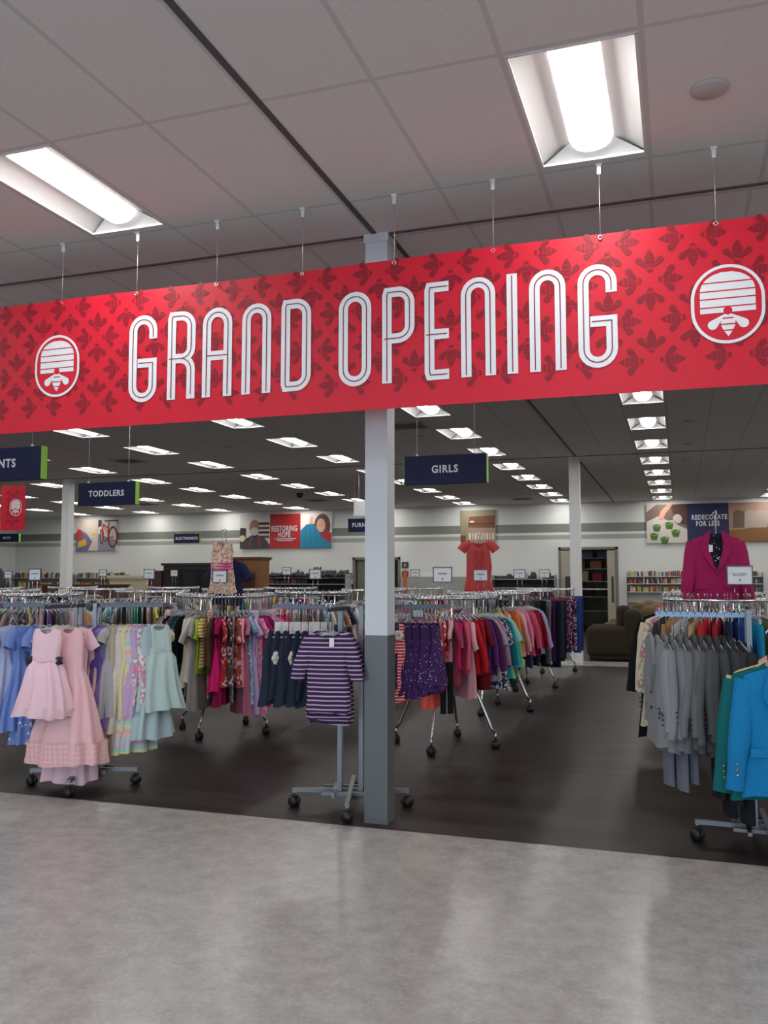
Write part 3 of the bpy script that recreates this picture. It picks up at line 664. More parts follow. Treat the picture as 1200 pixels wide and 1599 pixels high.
def add_hanger(hk, loc, rz, glabel, scale=1):
    if glabel and NH[0] < 300:
        NH[0] += 1
        h = inst('clothes_hanger', HM[hk][0], None, loc, rz, None, scale); inst('hook', HM[hk][1], h)
        tag(h, 'clear hanger holding the ' + ' '.join(glabel.split()[:12]), 'hanger', 'clear clothes hangers on the racks')
    else:
        mass.M = Matrix.Translation(loc) @ Matrix.Rotation(rz, 4, 'Z') @ Matrix.Scale(scale, 4)
        w_, cl = {'kid': (.125, 0), 'adult': (.185, 0), 'clip': (.1, 1), 'widehang': (.15, 1)}[hk]
        o = len(mass.m); mass.tube(hook_pts(.185)[::2], .003, 4, 1); k = len(mass.m); hanger_mb(w_, clip=bool(cl), n=4, into=mass)
PAL = dict(white=(210, 210, 208), cream=(214, 205, 180), tan=(176, 150, 112), camel=(160, 120, 78), brown=(84, 58, 44), chocolate=(54, 36, 30), black=(20, 20, 22), charcoal=(52, 53, 56), grey=(120, 122, 124), silver=(168, 170, 172),
 navy=(26, 34, 66), denim=(54, 72, 104), blue=(40, 76, 150), cyan=(20, 130, 170), teal=(16, 104, 108), turquoise=(50, 160, 165), mint=(160, 205, 190), aqua=(110, 185, 200), sage=(140, 150, 120), olive=(92, 92, 54), green=(40, 120, 70), emerald=(10, 130, 90), lime=(150, 190, 50),
 yellow=(222, 200, 90), mustard=(190, 150, 50), gold=(214, 170, 40), orange=(214, 110, 50), peach=(226, 170, 140), coral=(226, 96, 86), salmon=(226, 130, 118), red=(190, 30, 40), crimson=(150, 20, 44), maroon=(92, 22, 34), rust=(160, 66, 44),
 pink=(226, 140, 170), rose=(206, 90, 120), fuchsia=(200, 30, 110), magenta=(160, 30, 96), blush=(226, 186, 184), mauve=(168, 118, 150), lilac=(186, 160, 206), lavender=(150, 140, 196), purple=(92, 44, 116), plum=(74, 32, 72), violet=(110, 60, 160), periwinkle=(112, 138, 200))
for k in PAL: PAL[k] = S(*PAL[k])
C2 = {'striped': (.72, .70, .70), 'dotted': (.75, .75, .75), 'floral': (.72, .45, .5), 'sprigged': (.75, .7, .75), 'plaid': (.6, .6, .6), 'sequined': (.7, .72, .75)}
def cloth(desc):
    p = desc.replace('-', ' ').split(); pat = next((q for q in p if q in C2), None)
    c = next(q for q in p[::-1] if q in PAL); k = PAL[c]
    if 'dark' in p: k = tuple(x * .5 for x in k)
    if 'pale' in p: k = tuple(min(.85, x * .6 + .3) for x in k)
    if 'bright' in p: k = tuple(min(.9, x * 1.35) for x in k)
    if pat: return fab(k, pat, C2[pat] if max(k) < .6 else (.5, .2, .3))
    return fab(k)

# ------------------------------------------------------------------ racks
def caster_mb(b, x, y, z=0, h=.11):
    b.M = Matrix.Translation((x, y, z)) @ Matrix.Rotation(R((x * 97 + y * 61) % 180), 4, 'Z')
    for s_ in (-.018, .018): b.tube([(0, s_ - .011, .036), (0, s_ + .011, .036)], .036, 14)
    b.box((0, 0, .055), (.05, .026, .05)); b.M = Matrix()
def sign_card(X, Y, z, lab, wd=.19, ht=.145, txt=None, base=1.44, blank=False):
    o = tag(empty('sign_card', (X, Y, base)), lab, 'sign card', 'framed sign cards standing on the racks'); zc = z - base
    b = MB(); b.b2(-wd / 2, wd / 2, -.003, .003, zc - ht / 2, zc + ht / 2); b.build('card', CARD, o)
    b = MB()
    for s_ in (-1, 1): b.box((s_ * wd / 2, 0, zc), (.009, .016, ht + .01)); b.box((0, 0, zc + s_ * ht / 2), (wd, .016, .009))
    b.build('frame', mat('card_frame', S(70, 84, 104), .35), o)
    for s_ in (-1, 1):
        b = MB(); b.tube([(s_ * wd * .22, .004, 0), (s_ * wd * .22, .004, zc - ht / 2)], .003, 5); b.build('stem', CHROME, o)
    if txt: inst('lettering', text_mesh(txt, .032, .8, .0006, INK), o, (0, -.005, zc + .008))
    elif not blank:
        b = MB(); b.poly([(-.045, zc + .004), (.045, zc + .004), (.045, zc + .018), (-.045, zc + .018)], -.004); b.build('printed_line', INK, o)
    b = MB(); b.ell(0, zc - .042, .009, .012, -.004); b.build('emblem', INK, o)
RR = .5
def round_rack(cx, cy, lab, zr=1.43, r=RR, far=False, yaw=0):
    o = tag(empty('round_clothes_rack', (cx, cy, 0), yaw), lab, 'clothes rack', 'round chrome clothes racks')
    b = MB(); n = 40 if not far else 24
    b.tube([(r * math.cos(2 * math.pi * i / n), r * math.sin(2 * math.pi * i / n), zr) for i in range(n)], .0125, 8, closed=True); b.build('ring', CHROME, o)
    b = MB()
    for a in (0, 90):
        c_, s_ = math.cos(R(a)), math.sin(R(a)); b.tube([(-r * c_, -r * s_, zr), (r * c_, r * s_, zr)], .009, 6)
    b.lathe([(.04, zr - .02), (.04, zr + .02)], 10); b.build('top_spokes', CHROME, o)
    b = MB(); b.box((0, 0, .57), (.62, .028, .028)); b.box((0, 0, .57), (.028, .62, .028)); b.build('lower_cross_bar', CHROME, o)
    for a in range(0, 360, 90):
        c_, s_ = math.cos(R(a)), math.sin(R(a))
        b = MB(); b.tube([(.3 * c_, .3 * s_, .57), (.3 * c_, .3 * s_, zr)], .013, 6); b.build('upright', CHROME, o)
        b = MB(); b.tube([(.29 * c_, .29 * s_, .6), (.33 * c_, .33 * s_, .5), (.46 * c_, .46 * s_, .19), (.5 * c_, .5 * s_, .14)], [.018, .018, .013, .013], 8); b.tube([(.5 * c_, .5 * s_, .15), (.5 * c_, .5 * s_, .075)], .012, 8)
        lg = b.build('leg', CHROME, o); b = MB(); caster_mb(b, .5 * c_, .5 * s_); b.build('caster', BLACK, lg)
    return o
def four_way(cx, cy, rz, lab, arms, rb=.415, am=None):
    """arms: (degrees in rack axes, length, height, sideways shift)"""
    o = tag(empty('four_way_clothes_rack', (cx, cy, 0), rz), lab, 'clothes rack', 'four-way chrome clothes racks'); h = .075
    for a in (0, 90):
        b = MB(); b.box((0, .0, .115 if a == 0 else .116), (2 * rb, .03, .028), 0); bb = b.build('base_bar', STEEL, o, rz=R(a))
        b = MB(); b.b2(-.2, .2, .1, .125, .105, .127); b.b2(-.2, .2, -.125, -.1, .105, .127); b.build('base_brace', STEEL, bb)
    for a in range(0, 360, 90):
        b = MB(); x, y = rb * .97 * math.cos(R(a)), rb * .97 * math.sin(R(a)); caster_mb(b, x, y); cs = b.build('caster', BLACK, o)
        b = MB(); b.tube([(x, y, .07), (x, y, .12)], .009, 6); b.build('stem', CHROME, cs)
    for sx_ in (-1, 1):
        for sy in (-1, 1):
            zt = 1.42; b = MB(); b.b2(sx_ * h - .015, sx_ * h + .015, sy * h - .015, sy * h + .015, .1, zt); b.build('upright', STEEL, o)
    b = MB(); b.box((0, h, 1.0), (2 * h, .02, .02)); b.box((0, -h, 1.0), (2 * h, .02, .02)); b.build('brace', STEEL, o)
    for a, L, z, sh in arms:
        b = MB(); b.M = Matrix.Rotation(R(a), 4, 'Z'); b.b2(.06, L, sh - .009, sh + .009, z - .03, z); b.build('arm', am or ARMB, o)
    return o
def arm_pt(cx, cy, rz, a, d, sh, z):
    q = rz + R(a); return (cx + d * math.cos(q) - sh * math.sin(q), cy + d * math.sin(q) + sh * math.cos(q), z + .002)

def ring_fill(cx, cy, phrase, group, items, a0, a1, zr=1.43, r=RR, near=True, jit=5, squash=.7, scale=1, dense=0):
    """items (kind, description), laid along the ring from angle a0 to a1 as seen left to right"""
    n = len(items); rnd = random.Random(int(cx * 100 + cy * 10))
    for i, (kind, desc) in enumerate(items):
        a = R(a0 + (a1 - a0) * (i + .5) / n); q = a + R(rnd.uniform(-jit, jit))
        lab = '%s %s %s' % (desc, kind.replace('_', ' ').replace('short sleeved', 'short-sleeved').replace('long sleeved', 'long-sleeved'), phrase)
        hang(kind, cloth(desc), (cx + r * math.cos(a), cy + r * math.sin(a), zr + .012), q + (math.pi if rnd.random() < .5 else 0), lab, group, rnd.randrange(3), scale * rnd.uniform(.94, 1.05), near).scale.y *= squash
    for i in range(dense):                               # more bare hangers between the clothes
        a = R(a0 + (a1 - a0) * (i + .3) / dense); add_hanger('kid', (cx + r * math.cos(a), cy + r * math.sin(a), zr + .012), a + R(rnd.uniform(-9, 9)), None, .92)
    # empty hooks on the far side of the ring
    m_ = int(n * (360 - (a1 - a0)) / (a1 - a0) * .9)
    for i in range(m_):
        a = R(a1 + (360 - (a1 - a0)) * (i + .5) / m_); add_hanger('kid', (cx + r * math.cos(a), cy + r * math.sin(a), zr + .012), a + R(rnd.uniform(-6, 6)), None)
def thicken(it, long=True):
    out = []
    for i, (k, d) in enumerate(it):
        out.append((k, d))
        if i % 2 == 0: out.append((('short_sleeved_dress' if i % 4 else 'leggings') if long else ('tunic' if k != 'tunic' else 'tank_top'), ('dark ' if i % 4 else 'pale-') + d.replace('pale-', '').replace('dark ', '').replace('bright ', '')))
    return out
def I(kind, *ds): return [(kind, d) for d in ds]
used_auto = random.Random(5)
AUTO = list(PAL) + ['white', 'silver', 'grey', 'denim', 'cream', 'charcoal', 'navy', 'blush', 'mauve', 'white', 'grey', 'denim', 'black', 'silver', 'teal'] * 2; PATS = ['', 'floral ', '', 'dark ', 'pale-', '']
def auto_items(n, kinds, seed, avoid=()):
    rnd = random.Random(seed); out = []; seen = set(avoid)
    while len(out) < n:
        d = rnd.choice(PATS) + rnd.choice(AUTO); k = rnd.choice(kinds)
        if (k, d) in seen: continue
        seen.add((k, d)); out.append((k, d))
    return out
def cam_ang(cx, cy): return math.degrees(math.atan2(-cy, -cx))

# -- nearest racks first so that their hangers are the individual ones
# four-way rack with the pink party dresses (front left)
PX, PY, PZ = -4.485, 5.88, R(21.8)
four_way(PX, PY, PZ, 'four-way chrome rack at front left holding the pink party dresses', [(-112, .5, 1.42, .0), (0, .6, 1.42, -.03), (180, .66, 1.42, .03), (180, .62, 1.42, -.12), (0, .62, 1.42, .12), (90, .45, 1.42, 0)])
def party(name, label, cat, mats, loc, rz, L, bod, waist, wst_t, hem_w, hem_d, nf=11, fold=.03, z0=-.1, sleeves=None, hanger='kid', group=None, hem=None, sash=None, extra=None, seed=1, neck=(.05, .045)):
    z0 = -.175
    rows = [(0, bod * .9, .016, 0), (.08, bod, .035, .001), (wst_t, waist, .045, .003), (wst_t + .06, waist * 1.25, .07, fold * .4), (.75, hem_w * .86, hem_d * .85, fold * .8), (1, hem_w, hem_d, fold)]
    b = body_mesh(z0, L, rows, neck, .25, nu=66, nf=nf, seed=seed); o = b.build(name, mats, None, loc, rz); tag(o, label, cat, group)
    if sleeves:
        for sd in (-1, 1):
            s_ = MB(); sleeve_mb(s_, sd, bod, z0 - .02, *sleeves, seed); s_.build('sleeve', mats, o)
    if sash:
        rows2 = [(0, waist * 1.05, .05, .002), (1, waist * 1.08, .052, .002)]
        s_ = body_mesh(z0 - L * wst_t + .02, .035, rows2, (9, 0), 0, nu=40, nf=5); s_.build('sash', sash, o)
        for sd in (-1, 1):
            if extra != 'bows': continue
            bw = MB(); bw.M = Matrix.Translation((sd * waist * 1.12, -.02, z0 - L * wst_t - .005)); bw.lathe([(.008, -.03), (.03, -.022), (.016, 0), (.03, .022), (.008, .03)], 8); bw.build('bow', BLACK, o)
    if hem:
        rows2 = [(0, hem_w * .985, hem_d * .985, fold), (1, hem_w * 1.012, hem_d * 1.012, fold)]
        s_ = body_mesh(z0 - L + hem[1] + .012, hem[1], rows2, (9, 0), 0, nu=66, nf=nf, seed=seed); s_.build('hem_band', hem[0], o)
    add_hanger(hanger, loc, rz, label); return o
pinkf = fab(S(236, 200, 212)); pinkd = fab(S(232, 188, 194)); pinks = fab(S(232, 200, 204))
g_ = 'party dresses on the front left rack'
lattice = fab(S(226, 176, 178), 'plaid', S(240, 205, 205), .8)
a_ = lambda ang, d, sh=.0, z=1.422: arm_pt(PX, PY, PZ, ang, d, sh, z)
F0 = R(8)
party('party_dress', 'frontmost pale pink sleeveless party dress with full gathered skirt', 'dress', pinkf, a_(-112, .47), F0, .65, .118, .105, .36, .215, .13, group=g_, hem=(pinks, .05), sash=pinkf, extra='bows', seed=3)
party('party_dress', 'long pink satin dress with lattice hem behind the frontmost pink dress', 'dress', pinkd, (a_(-112, .33)[0] + .09, a_(-112, .33)[1], 1.422), F0 - .1, 1.0, .13, .12, .3, .3, .17, nf=9, group=g_, hem=(lattice, .15), seed=5, z0=-.12)
party('party_dress', 'longest pale pink dress almost touching the floor at front left', 'dress', pinkf, (a_(-112, .2)[0] + .03, a_(-112, .2)[1], 1.422), F0, 1.17, .12, .11, .3, .2, .12, nf=7, group=g_, sleeves=(.12, .05, .05, .055), seed=8)
for i, (d, L, desc, hw_) in enumerate(((.2, .78, 'pale-cream lace', .2), (.34, .9, 'dotted periwinkle', .24), (.47, .8, 'sky periwinkle', .24), (.58, .72, 'pale-periwinkle', .22))):
    party('dress', '%s puff-sleeved dress on left arm of the front left rack' % desc, 'dress', cloth(desc), a_(180, d, .03), PZ + R(180 + 90 - (38, 28, 30, 36)[i]), L, .12, .1, .35, hw_, .13, group=g_, sleeves=(.13, .05, .06, .05), seed=20 + i)
rA = [('pink-blush', .8, .2, 25, pinkd), ('dark-lavender velvet', .66, .18, 30, fab(S(96, 84, 150))), ('lavender puff-sleeved', .78, .22, 34, fab(S(132, 112, 178))), ('silver grey tulle', .7, .2, 30, fab(S(176, 176, 178))),
      ('champagne satin', 1.0, .16, 32, fab(S(186, 176, 150))), ('ivory lace', .82, .17, 28, fab(S(214, 210, 196), 'dotted', (.82, .8, .75), 1.5)), ('pale-yellow', .72, .16, 30, fab(S(226, 218, 170))), ('rainbow banded', .98, .2, 30, fab((.6, .6, .6), 'bands')),
      ('lilac', .7, .19, 30, fab(S(196, 170, 206))), ('pink and white floral', .6, .18, 34, fab(S(224, 220, 222), 'floral', S(222, 130, 160))), ('ice blue tulle', .88, .2, 32, fab(S(178, 200, 204)))]
for i, (desc, L, hw_, rot, m) in enumerate(rA):
    party('dress', '%s dress on right arm of the front left rack' % desc, 'dress', m, a_(0, .1 + .042 * i, -.03), PZ + R(90 - rot), L, .115, .1, .36, hw_, .1, nf=8, group=g_, sleeves=(.1, .05, .055, .05) if i in (1, 2, 3) else None, seed=40 + i)
mint = fab(S(186, 208, 204))
party('party_dress', 'mint green sleeveless party dress at right end of front left rack', 'dress', mint, a_(0, .565, -.03), PZ + R(90 - 62), .66, .1, .1, .3, .2, .13, group=g_, sash=mint, seed=77)
for i in range(9):
    d = .12 + .055 * i; c = ('gold', 'yellow', 'mustard', 'cream', 'silver', 'tan', 'white', 'sage', 'peach')[i]
    hang('baby_outfit', cloth(c), a_(180, d, -.12), PZ + R(-70), '%s baby outfit on upper left arm of the front left rack' % c, 'baby outfits on the upper arms', i % 3)
for i in range(9):
    d = .12 + .055 * i; c = ('floral coral', 'red', 'dotted red', 'crimson', 'white', 'floral pink', 'pale-lilac', 'blush', 'pale-yellow')[i]
    hang('baby_outfit', cloth(c), a_(0, d, .12), PZ + R(75), '%s baby outfit on upper right arm of the front left rack' % c, 'baby outfits on the upper arms', i % 3)
for i in range(3):
    hang('dress', cloth(('silver', 'white', 'charcoal')[i]), a_(90, .2 + .1 * i, 0), PZ, '%s dress on rear arm of the front left rack' % ('silver', 'white', 'charcoal')[i], g_, i)

# four-way rack with the striped shirts (beside the column)
SX, SY, SZ = -2.255, 5.93, R(17.5)
four_way(SX, SY, SZ, 'four-way chrome rack beside the column holding purple striped shirts', [(-108, .46, 1.42, 0), (180, .56, 1.43, .03), (0, .72, 1.43, -.03), (180, .5, 1.42, -.13), (0, .62, 1.42, .13), (90, .4, 1.40, 0)])
s_ = lambda ang, d, sh=0, z=1.422: arm_pt(SX, SY, SZ, ang, d, sh, z)
purs = fab(S(58, 36, 76), 'striped', S(190, 170, 190), 1.0)
def striped_shirt(loc, rz, lab, seed, L, dz=0):
    rows = [(0, .142, .018, 0), (.12, .145, .034, .001), (.6, .145, .038, .004), (1, .155, .042, .007)]
    b = body_mesh(-.17 - dz, L * .95, rows, (.085, .03), .22, nu=40, nf=7, seed=seed); o = b.build('striped_shirt', purs, None, loc, rz); tag(o, lab, 'shirt', 'purple striped shirts beside the column')
    for sd in (-1, 1):
        q = MB(); sleeve_mb(q, sd, .142, -.18 - dz, .28, .066, .055, .05, seed, .015); q.build('sleeve', purs, o)
        q = MB(); q.tube([(sd * .208 + .044 * math.cos(R(a)), -.018 + .032 * math.sin(R(a)), -.485 - dz) for a in range(0, 360, 30)], .005, 5, closed=True); q.build('cuff_band', fab(S(58, 36, 76)), o)
    q = MB(); q.tube([(x, -.016 - .012 * math.cos(x / .085 * 1.5), -.17 - dz - .03 * math.sqrt(max(0, 1 - (x / .087) ** 2)) - .002) for x in [(-.086 + .0172 * k) for k in range(11)]], .0045, 5); q.build('neckband', fab(S(58, 36, 76)), o)
    inst('price_tag', TAGM, o, (.035, -.04, -.205 - dz)); add_hanger('kid', loc, rz, lab); return o
striped_shirt(s_(-108, .43), SZ - R(9), 'frontmost purple and white striped shirt beside the white column', 1, .56)
striped_shirt(s_(-111, .37), SZ - R(3), 'second purple striped shirt, behind the frontmost one', 2, .615)
striped_shirt(s_(-112, .31), SZ - R(12), 'third purple striped shirt, hanging lowest of the three', 4, .66)
nv = fab(S(34, 42, 58)); wf = fab(S(206, 200, 190))
for i in range(9):
    d = .14 + .046 * i; lc = s_(180, d, .03, 1.432)
    lab = 'navy girls outfit with a card tag, %s from the striped shirt rack post' % ORD[i]
    o = hang('tank_top', nv, lc, SZ + R(90 - 34 - (i % 3) * 5), lab, 'navy outfits with white flowers', i % 2, 1.05)
    o.name = 'girls_outfit'; o['category'] = 'outfit'
    if i % 2 == 0:
        q = MB(); q.M = Matrix.Translation((-.07, -.05, -.36)) @ Matrix.Rotation(R(90), 4, 'X')
        for k in range(6): q.lathe([(.008, 0), (.026, .012), (.01, .024)], 8, c=(.028 * math.cos(k * 1.05), .028 * math.sin(k * 1.05), 0))
        q.lathe([(.012, 0), (.024, .014), (.01, .03)], 8); q.build('flower', wf, o)
    inst('card_tag', box_mesh(-.028, .028, -.003, 0, -.05, .03, TAG, 'card_tag'), o, (-.05, -.035, -.15))
for i in range(8):
    c = ('denim', 'blue', 'tan', 'camel', 'gold', 'orange', 'rust', 'red')[i]
    hang('baby_outfit', cloth(c), s_(180, .11 + .05 * i, -.13), SZ + R(105), '%s baby outfit on upper left arm of striped shirt rack' % c, 'baby outfits on the upper arms', i % 3, .8)
reds = fab(S(200, 60, 66), 'striped', (.75, .7, .68), 1.1); pup = fab(S(62, 34, 84), 'sprigged', (.6, .55, .62), 1.25)
for i in range(11):
    d = .34 + .027 * i
    o = hang('dress', pup, s_(0, d, -.03, 1.432), SZ + R(90 - 14 - (i * 7) % 16), 'purple sprigged dress right of column, %s from the rack post' % ORD[i], 'purple sprigged dresses on the right arm', i % 3, .7 + .02 * (i % 2))
o = hang('dress', reds, (-1.945, 5.93, 1.44), R(16), 'red and white striped dress peeking out right of the column', 'red striped dresses', 0, .8)
q = MB(); q.M = Matrix.Translation((.06, -.06, -.28)) @ Matrix.Rotation(R(90), 4, 'X')
for k in range(6): q.lathe([(.012, 0), (.024, .008), (.012, .016)], 8, c=(.026 * math.cos(k * 1.05), .026 * math.sin(k * 1.05), 0))
q.M = Matrix(); q.build('flower', wf, o)
hang('leggings', cloth('black'), (SX + .6, SY + .42, 1.06), SZ + R(12), 'black leggings hanging low under the purple sprigged dresses', 'leggings', 0, .46)
for i in range(9):
    c = ('floral red', 'crimson', 'white', 'green', 'emerald', 'mint', 'white', 'cream', 'pale-pink')[i]
    hang('baby_outfit', cloth(c), s_(0, .12 + .055 * i, .13), SZ + R(80), '%s baby outfit on upper right arm, hook %s from post' % (c, ORD[i]), 'baby outfits on the upper arms', i % 3, .85)
sign_card(SX + .43, SY + .25, 1.36, 'small shiny card among the hangers right of the column', .09, .06, base=1.30, blank=True)

# four-way rack with the blazers (front right)
BX, BYY, BZ = .47, 5.86, 0
four_way(BX, BYY, BZ, 'four-way chrome rack at front right holding grey and blue blazers', [(180, .62, 1.405, 0), (-90, .5, 1.30, .06), (0, .6, 1.405, 0), (90, .5, 1.36, 0)], am=mat('daylight_tinted_arm', (.17, .22, .30), .4, 1))  # bluish arm colour stands in for window daylight mirrored in the metal
def blazer(loc, rz, lab, m, scale=1, lining=None, seed=1, buttons=BLACK, z0=-.178, L=.68, vo=.3, grp='blazers on the front right rack', hanger='adult', slv=.56, tags=False):
    rows = [(0, .2, .03, 0), (.1, .212, .052, .002), (.5, .195, .056, .004), (.8, .212, .06, .006), (1, .222, .06, .008)]
    b = body_mesh(z0, L, rows, (.062, vo if lining else .05), .34, nu=44, nf=6, seed=seed); o = b.build('blazer', m, None, loc, rz); o.scale = (scale,) * 3; tag(o, lab, 'blazer', grp)
    for sd in (-1, 1):
        q = MB(); sleeve_mb(q, sd, .2, z0 - .045, slv, .06, .072, .05, seed, .03); sv = q.build('sleeve', m, o)
        q = MB()
        for k in range(3): q.lathe([(.008, -.004), (.009, 0), (.006, .004)], 8, c=(sd * .262 + .01, -.078, z0 - slv + .02 + .03 * k))
        q.build('cuff_button', buttons, sv)
        q = MB()                                            # lapel
        P_ = [(.045, z0 + .03), (.09, z0), (.13, z0 - .08), (.125, z0 - .15), (.06, z0 - .27), (.004, z0 - .335), (.062, z0 - .12)] if lining else [(.03, z0 + .03), (.075, z0 - .0), (.1, z0 - .1), (.112, z0 - .16), (.05, z0 - .27), (.004, z0 - .33), (.012, z0 - .2)]
        q.add([(sd * x, -.058 - (.016 if 0 < k < 5 else .004), z) for k, (x, z) in enumerate(P_)] + [(sd * x * .98, -.052, z) for x, z in P_], [tuple(range(7)) if sd > 0 else tuple(range(7))[::-1]] + [(k, (k + 1) % 7, 7 + (k + 1) % 7, 7 + k) for k in range(7)]); q.build('lapel', m, o)
        q = MB(); q.box((sd * .12, -.062, z0 - .46), (.12, .008, .045)); q.build('pocket_flap', m, o)
    if lining:
        q = MB(); q.add([(-.075, -.02, z0 + .0), (.075, -.02, z0 + .0), (.095, -.05, z0 - .08), (.01, -.057, z0 - .3), (-.01, -.057, z0 - .3), (-.095, -.05, z0 - .08)], [(0, 1, 2, 3, 4, 5)]); q.build('lining', lining, o)
    q = MB()
    for k in range(1 if lining else 2): q.M = Matrix.Translation((0, -.064, z0 - .35 - .1 * k)) @ Matrix.Rotation(R(90), 4, 'X'); q.lathe([(.011, -.003), (.012, 0), (.008, .004)], 10)
    q.build('front_button', buttons, o)
    if tags: inst('price_tag', TAGM, o, (-.045, -.07, z0 - .1))
    add_hanger(hanger, loc, rz, lab); return o
greys = [(118, 120, 124), (112, 114, 118), (104, 106, 110), (96, 97, 100), (90, 91, 92), (78, 79, 80), (70, 72, 72), (64, 66, 66), (58, 60, 62), (52, 54, 56), (46, 48, 50), (42, 43, 46)]
gn = ['lightest grey', 'light grey', 'soft grey', 'mid grey', 'warm grey', 'dim grey', 'slate grey', 'dark slate', 'graphite', 'dark graphite', 'charcoal', 'near-black charcoal']
for i, c in enumerate(greys):
    d = .6 - .043 * i
    lc = (BX - d, BYY, 1.407)
    blazer(lc, R(-90 + 15 - (i * 5) % 9), '%s blazer, %s from the left end of the front right rack' % (gn[i], ORD[i]), fab(S(*[q * 1.12 for q in c])), .96 + .03 * (i % 2), seed=60 + i, slv=.5 + .02 * (i % 3))
for i, c in enumerate(((108, 112, 122), (98, 102, 112), (40, 41, 44), (36, 37, 40))):
    d = (.52, .46, .22, .16)[i]
    hang('trousers', fab(S(*c)), (BX - d, BYY + .02, 1.28 - .06 * (i > 1)), R(-60), '%s suit trousers hanging below the blazers, %s from left' % (('pale grey', 'steel grey', 'black', 'deep charcoal')[i], ORD[i]), 'suit trousers under the blazers', i % 3, .9 if i < 2 else 1.0)
bl = [('bright blue', (20, 120, 176), .47, 0), ('deep teal', (14, 98, 100), .40, -.10), ('pale yellow', (216, 206, 140), .33, -.08), ('plum', (130, 84, 120), .27, -.06), ('blush pink', (222, 160, 150), .2, -.04)]
for i, (n_, c, d, dx) in enumerate(bl):
    blazer((BX + .06 + dx * .5, BYY - d, 1.302 + (.0 if i else .0)), R(4 - 3 * i), '%s blazer on the front arm of the front right rack' % n_, fab(S(*c)), 1.02 + (-.1 if i == 4 else .04 * (i % 2)), seed=90 + i, buttons=mat('brass', (.6, .45, .2), .3, 1), slv=.6, L=.7 if i < 4 else .86)

# round racks
def place_round(cx, cy, rlab): return round_rack(cx, cy, rlab)
CLx, CLy = -4.63, 8.37
R1x, R1y = -2.2, 8.36
place_round(CLx, CLy, 'round chrome rack with the floral dress displayed on top')
place_round(R1x, R1y, 'round chrome rack just right of the white column')
RTx, RTy = .36, 8.37
place_round(RTx, RTy, 'round chrome rack under the displayed magenta blazer')
it = I('tunic', 'grey', 'sage', 'tan', 'navy', 'peach', 'olive') + I('long_sleeved_top', 'silver', 'white', 'black', 'rose', 'denim', 'teal', 'dark black') + I('tunic', 'cream', 'white') + I('top', 'lime', 'striped mustard') + I('long_sleeved_top', 'brown') + I('dress', 'bright fuchsia') + \
     I('tunic', 'floral red', 'floral brown', 'floral rust', 'pink') + I('short_sleeved_dress', 'floral aqua', 'lilac', 'floral pink', 'magenta', 'floral white', 'mauve') + I('long_sleeved_top', 'pink', 'fuchsia') + I('dress', 'floral maroon', 'floral fuchsia') + I('long_sleeved_top', 'crimson', 'red') + I('tunic', 'crimson', 'dark red', 'floral black', 'plum')
ca = cam_ang(CLx, CLy)
ring_fill(CLx, CLy, 'on round rack under the floral display dress', 'girls clothes on the round rack left of the striped shirts', thicken(it), ca - 118, ca + 118, scale=1.13, dense=50)
it = I('top', 'white', 'floral green', 'silver', 'pale-mint', 'grey') + I('tunic', 'cream', 'pale-pink', 'black') + I('top', 'tan') + I('tunic', 'chocolate', 'pale-peach') + I('top', 'grey') + I('long_sleeved_top', 'floral rust') + I('tunic', 'red', 'floral coral') + I('dress', 'coral') + \
     I('tunic', 'pink', 'floral red') + I('top', 'pale-rose') + I('long_sleeved_top', 'fuchsia', 'rose', 'red', 'crimson', 'purple', 'plum', 'mauve') + I('tunic', 'sequined navy') + I('long_sleeved_top', 'teal', 'turquoise', 'emerald', 'lime') + I('tunic', 'dark green', 'dotted charcoal', 'floral black') + I('dress', 'black')
ca = cam_ang(R1x, R1y)
ring_fill(R1x, R1y, 'on round rack right of the column', 'girls clothes on the round rack right of the column', thicken(it, False), ca - 118, ca + 118, scale=1.06, dense=50)
it = I('jacket', 'sequined charcoal', 'grey', 'black', 'dark black') + I('coat', 'black', 'cream', 'floral cream') + I('jacket', 'charcoal', 'camel', 'silver', 'tan', 'red', 'crimson', 'navy', 'blue', 'cyan', 'olive', 'sage', 'brown', 'cream', 'mustard', 'chocolate', 'rust', 'maroon', 'plum', 'dotted black')
ca = cam_ang(RTx, RTy)
ring_fill(RTx, RTy, 'on round rack under the magenta blazer', 'coats and jackets on the right round rack', it, ca - 118, ca + 118, zr=1.46, dense=40)
R2x, R2y = -2.26, 10.77
place_round(R2x, R2y, 'second round chrome rack right of the column, under the coral top')
it = I('tunic', 'grey', 'blush', 'navy', 'mint', 'plum') + I('top', 'mustard', 'tan', 'white', 'red', 'black', 'lilac', 'coral', 'yellow', 'green') + I('long_sleeved_top', 'tan', 'yellow', 'peach', 'orange', 'pale-salmon', 'pink', 'rose', 'crimson', 'dark crimson', 'lilac', 'lavender', 'aqua', 'denim', 'teal')
ca = cam_ang(R2x, R2y)
ring_fill(R2x, R2y, 'on second round rack, under coral display top', 'clothes on the second round rack', it, ca - 115, ca + 115, scale=1.08, dense=40)
R3x, R3y = -2.28, 13.18
place_round(R3x, R3y, 'third round chrome rack right of the column, with dark jeans')
it = I('jeans', *['%s%s' % (p, c) for p in ('', 'dark ') for c in ('navy', 'denim', 'charcoal', 'black', 'blue', 'teal')]) + I('trousers', *['%s%s' % (p, c) for p in ('', 'dark ') for c in ('navy', 'denim', 'charcoal', 'black', 'grey', 'plum')])
ca = cam_ang(R3x, R3y)
ring_fill(R3x, R3y, 'on third round rack right of column', 'jeans on the third round rack', it, ca - 110, ca + 110, dense=30)
R4x, R4y = -2.27, 15.7
place_round(R4x, R4y, 'fourth round chrome rack right of the column, by far column')
